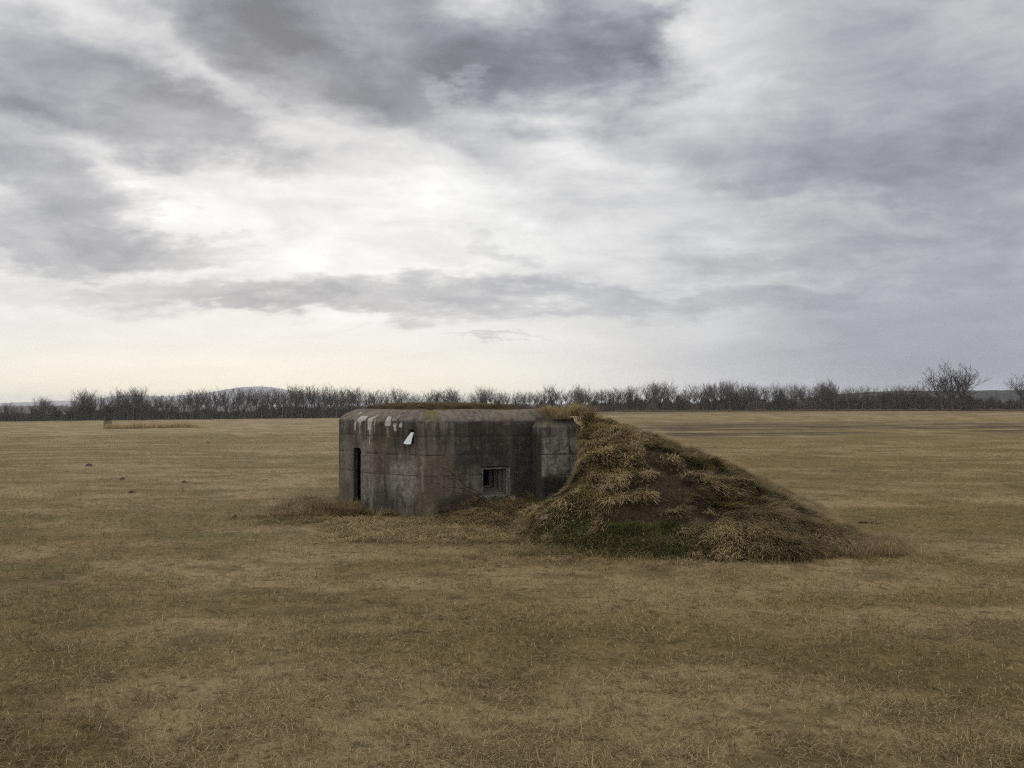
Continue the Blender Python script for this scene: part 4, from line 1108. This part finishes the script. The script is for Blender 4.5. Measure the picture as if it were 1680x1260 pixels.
def build_treeline():
    fam = {}
    spots = []
    for (px, ty, f, i, wf, lab) in SPECIAL: spots.append((px, ty, f, i, wf, lab, None, 0.0))
    px = -70.0
    while px < 1760:
        px += random.uniform(3.6, 6.6) if 245 < px < 640 else (random.uniform(5.5, 9) if px < 1385 else random.uniform(8, 13))
        if 1525 < px < 1612 or px > 1640: 
            continue
        ty = skyline(px) + random.choice((0, 0, 1, 2.5)) * abs(random.gauss(0, 1.0)) * 4.0 - 2.5 - 3.0 * (random.random() < 0.12)
        if 250 < px < 640: f = random.choice('nnnr')
        elif px < 250: f = random.choice('rbn')
        else: f = random.choice('rbbrn')
        lab, grp = zone(px)
        spots.append((px, ty, f, random.randrange(4), random.uniform(0.85, 1.25), lab, grp, random.uniform(-6, 10)))
    for (px, ty, f, i, wf, lab, grp, dy) in spots:
        X, Y, Z = on_line(px, dy)
        h = EYE - (ty - (2 if not grp else 0) - HY) / F * Y - Z
        key = (f, i)
        if key not in fam:
            args = {'n': narrow, 'r': roundt, 'b': bushy}[f][i]
            fam[key] = make_tree('bare_tree', (0, 0, 0), args, M_BARK if f == 'b' else M_BARKG, M_TWIG)
            o = fam[key]; o.location = (X, Y, Z); o.scale = (h / 10 * wf, h / 10 * wf, h / 10)
            o.rotation_euler = (0, 0, random.uniform(0, 6.28))
        else:
            o = copy_tree(fam[key], (X, Y, Z), (h / 10 * wf, h / 10 * wf, h / 10), random.uniform(0, 6.28))
        tag(o, lab, 'tree', grp or 'trees of the wood behind the field')
    # the big spreading tree by the right edge
    X, Y, Z = on_line(1562, -22)
    h = EYE - (602 - HY) / F * Y - Z
    t = make_tree('bare_tree', (X, Y, Z), dict(seed=33, height=h, trunk_h=3.4, spread=0.86, up=0.36, levels=4, kids=[5, 6, 4, 3], r0=0.48, twig_r=0.042, len0=6.0, shrink=0.6, gnarl=0.19, stems=3, lean=.12), M_BARK, M_BARK)
    cr = [c for c in t.children if c.name.startswith('crown')][0]
    co = np.empty(len(cr.data.vertices) * 3, np.float32); cr.data.vertices.foreach_get('co', co); co = co.reshape(-1, 3)
    wd = np.percentile(co[:, 0], 98) - np.percentile(co[:, 0], 2); want = 70 * Y / F
    t.scale = (want / wd, want / wd, 1)
    tag(t, 'big spreading bare tree with several trunks, standing out near the right edge', 'tree', 'trees of the wood behind the field')
    X, Y, Z = on_line(1679, -14); h = EYE - (616 - HY) / F * Y - Z
    t = make_tree('bare_tree', (X, Y, Z), dict(seed=15, height=h, trunk_h=4.6, spread=0.85, up=0.3, levels=4, kids=[5, 6, 6, 4], r0=0.3, twig_r=0.024, len0=4.6, shrink=0.57, gnarl=0.18), M_BARK, M_BARK)
    tag(t, 'bare tree cut off by the right edge of the picture', 'tree', 'trees of the wood behind the field')
build_treeline()

def twig_cloud(cx, cy, cz, hx, hz, n):
    """upright twig slivers filling a half-ellipsoid shrub"""
    a = rng.random(n) * 6.283; rr = np.sqrt(rng.random(n)); zf = rng.random(n) ** 0.8
    wr = np.sqrt(np.clip(1 - zf ** 2.2, 0.03, 1))
    x = cx + hx * rr * wr * np.cos(a); y = cy + hx * 0.8 * rr * wr * np.sin(a); z = cz - 0.3 + hz * zf * (0.72 + 0.28 * rng.random(n))
    return x, y, z
def twig_mesh(name, P, hz, mat, wd, pal, parent=None, lf=(0.18, 0.5)):
    n = len(P); az = rng.random(n) * 6.283
    L = hz * rng.uniform(*lf, n)
    c = pick(n, pal, np.ones(len(pal))) * rng.uniform(.65, 1.2, n)[:, None]
    V, fs, C = blades(P, az, L, rng.uniform(wd[0], wd[1], n), rng.uniform(0, .5, n), rng.uniform(.1, .9, n), c, 1, c)
    return mesh_np(name, V, [fs[1]], mat, parent, colors=C)
M_BRUSH = mat_tint('brush_twigs', 0.9, 0.0)
BR = [np.array([.062, .052, .046]), np.array([.076, .064, .057]), np.array([.050, .044, .043]), np.array([.074, .057, .046])]
def build_undergrowth():
    P = []; H = []
    px = -420.0
    while px < 2100:
        px += random.uniform(2.2, 4.2)
        ty = skyline(px); base = HY + far_dy(px)
        frac = float(np.interp(px, [-100, 250, 300, 620, 900, 1385, 1400, 1530, 1600, 1800], [.66, .52, .36, .36, .48, .50, .60, .70, .9, .9]))
        X, Y, Z = on_line(px, random.uniform(-4, 12))
        hpx = (base - ty) * frac * random.uniform(0.65, 1.12) * (0.52 + 0.85 * float(fbm(px / 16.0, 0.5, 121, 3)))
        hz = hpx * Y / F
        hx = random.uniform(1.4, 2.6)
        n = int(150 + 55 * hz)
        x, y, z = twig_cloud(X, Y, Z, hx, hz, n); P.append(np.column_stack([x, y, z])); H.append(np.full(n, hz))
    P = np.concatenate(P); H = np.concatenate(H)
    o = twig_mesh('undergrowth', P, H, M_BRUSH, (0.09, 0.22), BR); tag(o, kind='stuff')
    # reed bed in the left distance
    n = 9000; q = []
    for _ in range(n):
        p = random.uniform(172, 345); k = random.random()
        Y = 128 + 6 * k + 3 * math.sin(p * .05); X = (p - 840) / F * Y; q.append((X, Y, float(terrain(X, Y))))
    q = np.array(q); pxx = 840 + F * q[:, 0] / q[:, 1]
    ht = 0.85 * (0.55 + 0.6 * fbm(pxx / 9, pxx * 0, 131, 3)) * sstep(pxx, 345, 300)
    c = pick(n, [STRAW * 1.0, BROWN * 1.2, GOLD * .9], [1, 1.0, .8]) * rng.uniform(.8, 1.3, n)[:, None]
    V, fs, C = blades(q, rng.random(n) * 6.28, ht * rng.uniform(.6, 1.15, n), np.full(n, .035), rng.uniform(0, .2, n), rng.uniform(.1, .7, n), c, 2, c)
    o = mesh_np('reed_bed', V, fs, M_GRASS, colors=C); tag(o, kind='stuff')
    # pale dry verge at the foot of the wood on the right
    n = 26000; p = rng.uniform(1010, 1760, n); Y = np.interp(p, [1000, 1400, 1700], [352, 338, 318]) - 12 + rng.uniform(-4, 2, n)
    X = (p - 840) / F * Y; ht = 0.9 * (0.4 + 0.9 * fbm(p / 14, p * 0, 133, 3))
    c = pick(n, [STRAW * .55, BROWN * .9, np.array([.15, .115, .095])], [1, 1.3, 1]) * rng.uniform(.6, 1.1, n)[:, None]
    V, fs, C = blades(np.column_stack([X, Y, terrain(X, Y)]), rng.random(n) * 6.28, ht, np.full(n, .09), rng.uniform(0, .3, n), rng.uniform(.2, .9, n), c, 2, c)
    o = mesh_np('verge_grass', V, fs, M_GRASS, colors=C); tag(o, kind='stuff')
build_undergrowth()
def shrub(px, wpx, hpx, pal, label, dy=-10, n=700):
    X, Y, Z = on_line(px, dy)
    hz = hpx * Y / F; hx = wpx * Y / F / 2
    x, y, z = twig_cloud(0, 0, 0.2, hx, hz, n)
    o = twig_mesh('shrub', np.column_stack([x, y, z]), hz, M_BRUSH, (0.05, 0.12), pal, lf=(.15, .4)); o.location = (X, Y, Z)
    tag(o, label, 'shrub', 'shrubs at the foot of the wood')
PALE = [np.array([.15, .118, .105]), np.array([.125, .10, .09])]
shrub(1070, 24, 14, PALE, 'pale pinkish shrub at the edge of the wood above the mound slope')
shrub(1134, 26, 15, [np.array([.10, .078, .063])], 'rounded brown shrub right of the pale pinkish shrub')
shrub(1240, 40, 18, [np.array([.095, .078, .062])], 'wide brown shrub below the dense stretch of wood')
shrub(1325, 46, 20, [np.array([.092, .07, .054])], 'broad reddish brown shrub left of the dense-crowned tree')
shrub(1592, 34, 22, [np.array([.036, .031, .03])], 'dark shrub hugging the right side of the big spreading tree', -20, 1000)

# small lone shrub at the left end of the reeds
o = None
_Y = 134.0; _X = (177 - 840) / F * _Y; _Z = float(terrain(_X, _Y))
x, y, z = twig_cloud(0, 0, 0.15, 0.75, 2.3, 420)
o = twig_mesh('shrub', np.column_stack([x, y, z]), 1.6, M_BRUSH, (.018, .045), BR, lf=(.2, .5)); o.location = (_X, _Y, _Z)
tag(o, 'small lone bare shrub at the left end of the reed bed', 'shrub', 'shrubs at the foot of the wood')

# ------------------------------------------------------------------ hills
def hill(name, pts, Y, depth, mat):
    """ridge with a real cross-section; pts = (px, py) of its skyline"""
    ps = np.linspace(pts[0][0], pts[-1][0], 140); tops = np.interp(ps, *zip(*pts))
    k = np.ones(7) / 7; tp = np.pad(tops, 3, mode='edge'); tops = np.convolve(tp, k, 'valid')
    z = EYE - (tops - HY) / F * Y + (fbm(ps / 7, ps * 0, 141, 4) - .5) * Y * 0.0008
    X = (ps - 840) / F * Y
    prof = np.array([-1, -.8, -.6, -.45, -.3, -.15, 0, .2, .4, .7, 1]); fh = np.cos(prof * math.pi / 2) ** 1.3
    low = -14.0
    V = [np.column_stack([X * (1 + a * depth / Y), np.full(len(ps), Y + a * depth), low + (z - low) * f]) for a, f in zip(prof, fh)]
    n = len(ps); m = len(prof); V = np.array(V).reshape(-1, 3)
    i, j = np.meshgrid(np.arange(m - 1), np.arange(n - 1), indexing='ij'); a = i * n + j
    q = np.stack([a, a + 1, a + n + 1, a + n], -1).reshape(-1, 4)
    o = mesh_np(name, V, [q], mat, smooth=True); tag(o, kind='structure')
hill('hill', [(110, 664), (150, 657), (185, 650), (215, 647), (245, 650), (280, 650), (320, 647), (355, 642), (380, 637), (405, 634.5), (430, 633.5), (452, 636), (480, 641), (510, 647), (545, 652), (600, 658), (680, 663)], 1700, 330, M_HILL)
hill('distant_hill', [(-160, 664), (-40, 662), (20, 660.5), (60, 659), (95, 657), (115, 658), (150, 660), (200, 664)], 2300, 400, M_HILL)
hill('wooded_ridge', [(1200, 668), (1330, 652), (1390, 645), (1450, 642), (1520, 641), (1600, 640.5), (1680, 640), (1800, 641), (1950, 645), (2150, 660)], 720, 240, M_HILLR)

# ------------------------------------------------------------------ small things
def stem_thing(name, paths, mat, label, cat, base, group=None):
    segs = []
    for pts, r0, r1 in paths:
        n = len(pts) - 1
        for k in range(n):
            segs.append((*pts[k], *pts[k + 1], r0 + (r1 - r0) * k / n, r0 + (r1 - r0) * (k + 1) / n))
    V, q = tubes(segs, 5); o = mesh_np(name, V, [q], mat); settle(o, base); tag(o, label, cat, group); return o
def wob(p, q, n, a):
    p, q = np.array(p), np.array(q); r = [tuple(p)]
    for k in range(1, n): r.append(tuple(p + (q - p) * k / n + rng.normal(0, a, 3)))
    r.append(tuple(q)); return r
# bramble canes leaning on the flank wall
root_p = hit(800, 826)
Yb = 17.2
P_ = lambda px, py, Y: at(px, py, Y)
canes = [(wob(P_(806, 826, 17.1), P_(723, 765, 16.95), 6, .02), .011, .004), (wob(P_(800, 826, 17.1), P_(722, 777, 16.9), 6, .02), .010, .004),
         (wob(P_(796, 824, 17.0), P_(712, 792, 16.85), 6, .02), .008, .003), (wob(P_(752, 789, 16.97), P_(735, 772, 16.9), 3, .015), .006, .003),
         (wob(P_(745, 785, 16.95), P_(728, 783, 16.88), 3, .015), .005, .003), (wob(P_(768, 800, 17.0), P_(738, 800, 16.9), 3, .02), .006, .003),
         (wob(P_(735, 773, 16.93), P_(722, 768, 16.88), 3, .015), .004, .003)]
stem_thing('bramble', canes, M_STEM, 'thin dark bramble canes leaning on the bunker wall left of the embrasure', 'bramble', P_(802, 828, 17.1))
# bent dead stem on the roof edge
tw = [([P_(686, 667.5, 17.55), P_(697, 668.5, 17.5), P_(703, 670.5, 17.48), P_(708, 672.2, 17.46), P_(711, 671, 17.46), P_(713, 669, 17.46), P_(715, 669.6, 17.46), P_(714.5, 672, 17.46)], .012, .007),
      ([P_(690, 669, 17.53), P_(699, 669.4, 17.5)], .008, .005), ([P_(703, 670.5, 17.48), P_(708, 669.6, 17.45)], .007, .004)]
stem_thing('dead_twig', tw, M_STEM, 'dark hooked dead twig lying on the bunker roof edge', 'twig', P_(700, 670, 17.5))
# dead branch lying right of the mound
g1 = hit(1404, 859); g2 = hit(1450, 859.5)
br = wob((g1[0], g1[1], g1[2] + .02), (g2[0], g2[1], g2[2] + .03), 6, .014)
stem_thing('dead_branch', [(br, .017, .008), ([br[3], tuple(np.array(br[3]) + (.18, .1, .04))], .009, .004)], M_STEM, 'dark dead branch lying in the grass just right of the mound', 'branch', g1)

def heap(pos, rx, ry, h, mat, label, cat, name, group=None, seed=0):
    na, nr2 = 18, 7; V = []
    for i in range(nr2 + 1):
        f = i / nr2
        for k in range(na):
            a = 6.283 * k / na; w = 1 + 0.35 * (float(vnoise(math.cos(a) * 2 + seed, math.sin(a) * 2, 151)) - .5)
            x, y = rx * f * w * math.cos(a), ry * f * w * math.sin(a)
            z = h * (1 - f ** 1.6) + (float(fbm(x / .12 + seed, y / .12, 152, 2)) - .5) * h * .5 * (1 - f) - 0.03 * f
            V.append((x, y, z))
    q = [];
    for i in range(nr2):
        for k in range(na): q.append((i * na + k, (i + 1) * na + k, (i + 1) * na + (k + 1) % na, i * na + (k + 1) % na))
    o = mesh_np(name, np.array(V), [np.array(q)], mat, smooth=True); o.location = pos; tag(o, label, cat, group); return o
heap(P_(818, 668, 18.4), .07, .06, .13, M_SOIL, 'reddish brown clod of earth standing up on the bunker roof', 'clod', 'earth_clod')
for k, (px, py, s, lab) in enumerate([
        (62, 691.3, 0.9, 'dark soil heap at the edge of the wood, far left'),
        (146, 763, .16, 'dark molehill alone in the left field'), (302, 791.5, .12, 'molehill halfway between the bunker and the left edge, next to greener turf'),
        (201, 786.5, .12, 'small low molehill left of the one in greener turf'), (216, 809, .14, 'flat molehill lowest in the left field'),
        (342, 726.5, .16, 'little molehill high in the field left of the bunker'), (386, 849, .08, 'tiny molehill by the green turf left of the bunker')]):
    x, y, z = hit(px, py)
    heap((x, y, z), s, s * .8, .22 * s + .035, M_SOIL, lab, 'molehill' if k else 'soil heap', 'molehill' if k else 'soil_heap', 'molehills dotted over the left field' if k else None, k * 3.3)
# rubble at the wall foot, coloured near black for the shade of the hollow
for k, (px, py, s, lab) in enumerate([(742, 838, .16, 'dark broken concrete lump at the foot of the bunker wall, left of the embrasure'), (760, 834, .10, 'smaller concrete lump right beside the dark broken lump')]):
    x, y, z = hit(px, py + 4)
    bm = bmesh.new(); bmesh.ops.create_icosphere(bm, subdivisions=3, radius=s)
    for v in bm.verts:
        c = v.co; f = 1 + .5 * (float(fbm(c.x * 6 + k * 5, c.y * 6 + c.z * 4, 161, 3)) - .5); v.co = Vector((c.x * 1.5 * f, c.y * f, c.z * .75 * f))
    me = bpy.data.meshes.new('rubble_lump'); bm.to_mesh(me); bm.free(); me.materials.append(M_STEM)
    o = bpy.data.objects.new('rubble_lump', me); COL.objects.link(o); o.location = (x, y, z + s * .3); tag(o, lab, 'rubble', 'rubble at the wall foot')

# ------------------------------------------------------------------ haze
def build_haze():
    bm = bmesh.new(); bmesh.ops.create_cube(bm, size=1.0)
    me = bpy.data.meshes.new('haze'); bm.to_mesh(me); bm.free()
    o = bpy.data.objects.new('haze', me); COL.objects.link(o)
    zb, zt = -16.5, 38.0
    o.scale = (11000, 11000, zt - zb); o.location = (0, 0, (zt + zb) / 2)
    m = bpy.data.materials.new('haze_air'); m.use_nodes = True; nt = m.node_tree
    nt.nodes.remove(nt.nodes['Principled BSDF'])
    v = nt.nodes.new('ShaderNodeVolumePrincipled'); v.inputs['Color'].default_value = (0.86, 0.88, 0.92, 1)
    v.inputs['Density'].default_value = 0.00015; v.inputs['Anisotropy'].default_value = 0.2
    nt.links.new(v.outputs[0], nt.nodes['Material Output'].inputs['Volume'])
    me.materials.append(m); tag(o, kind='stuff')
build_haze()
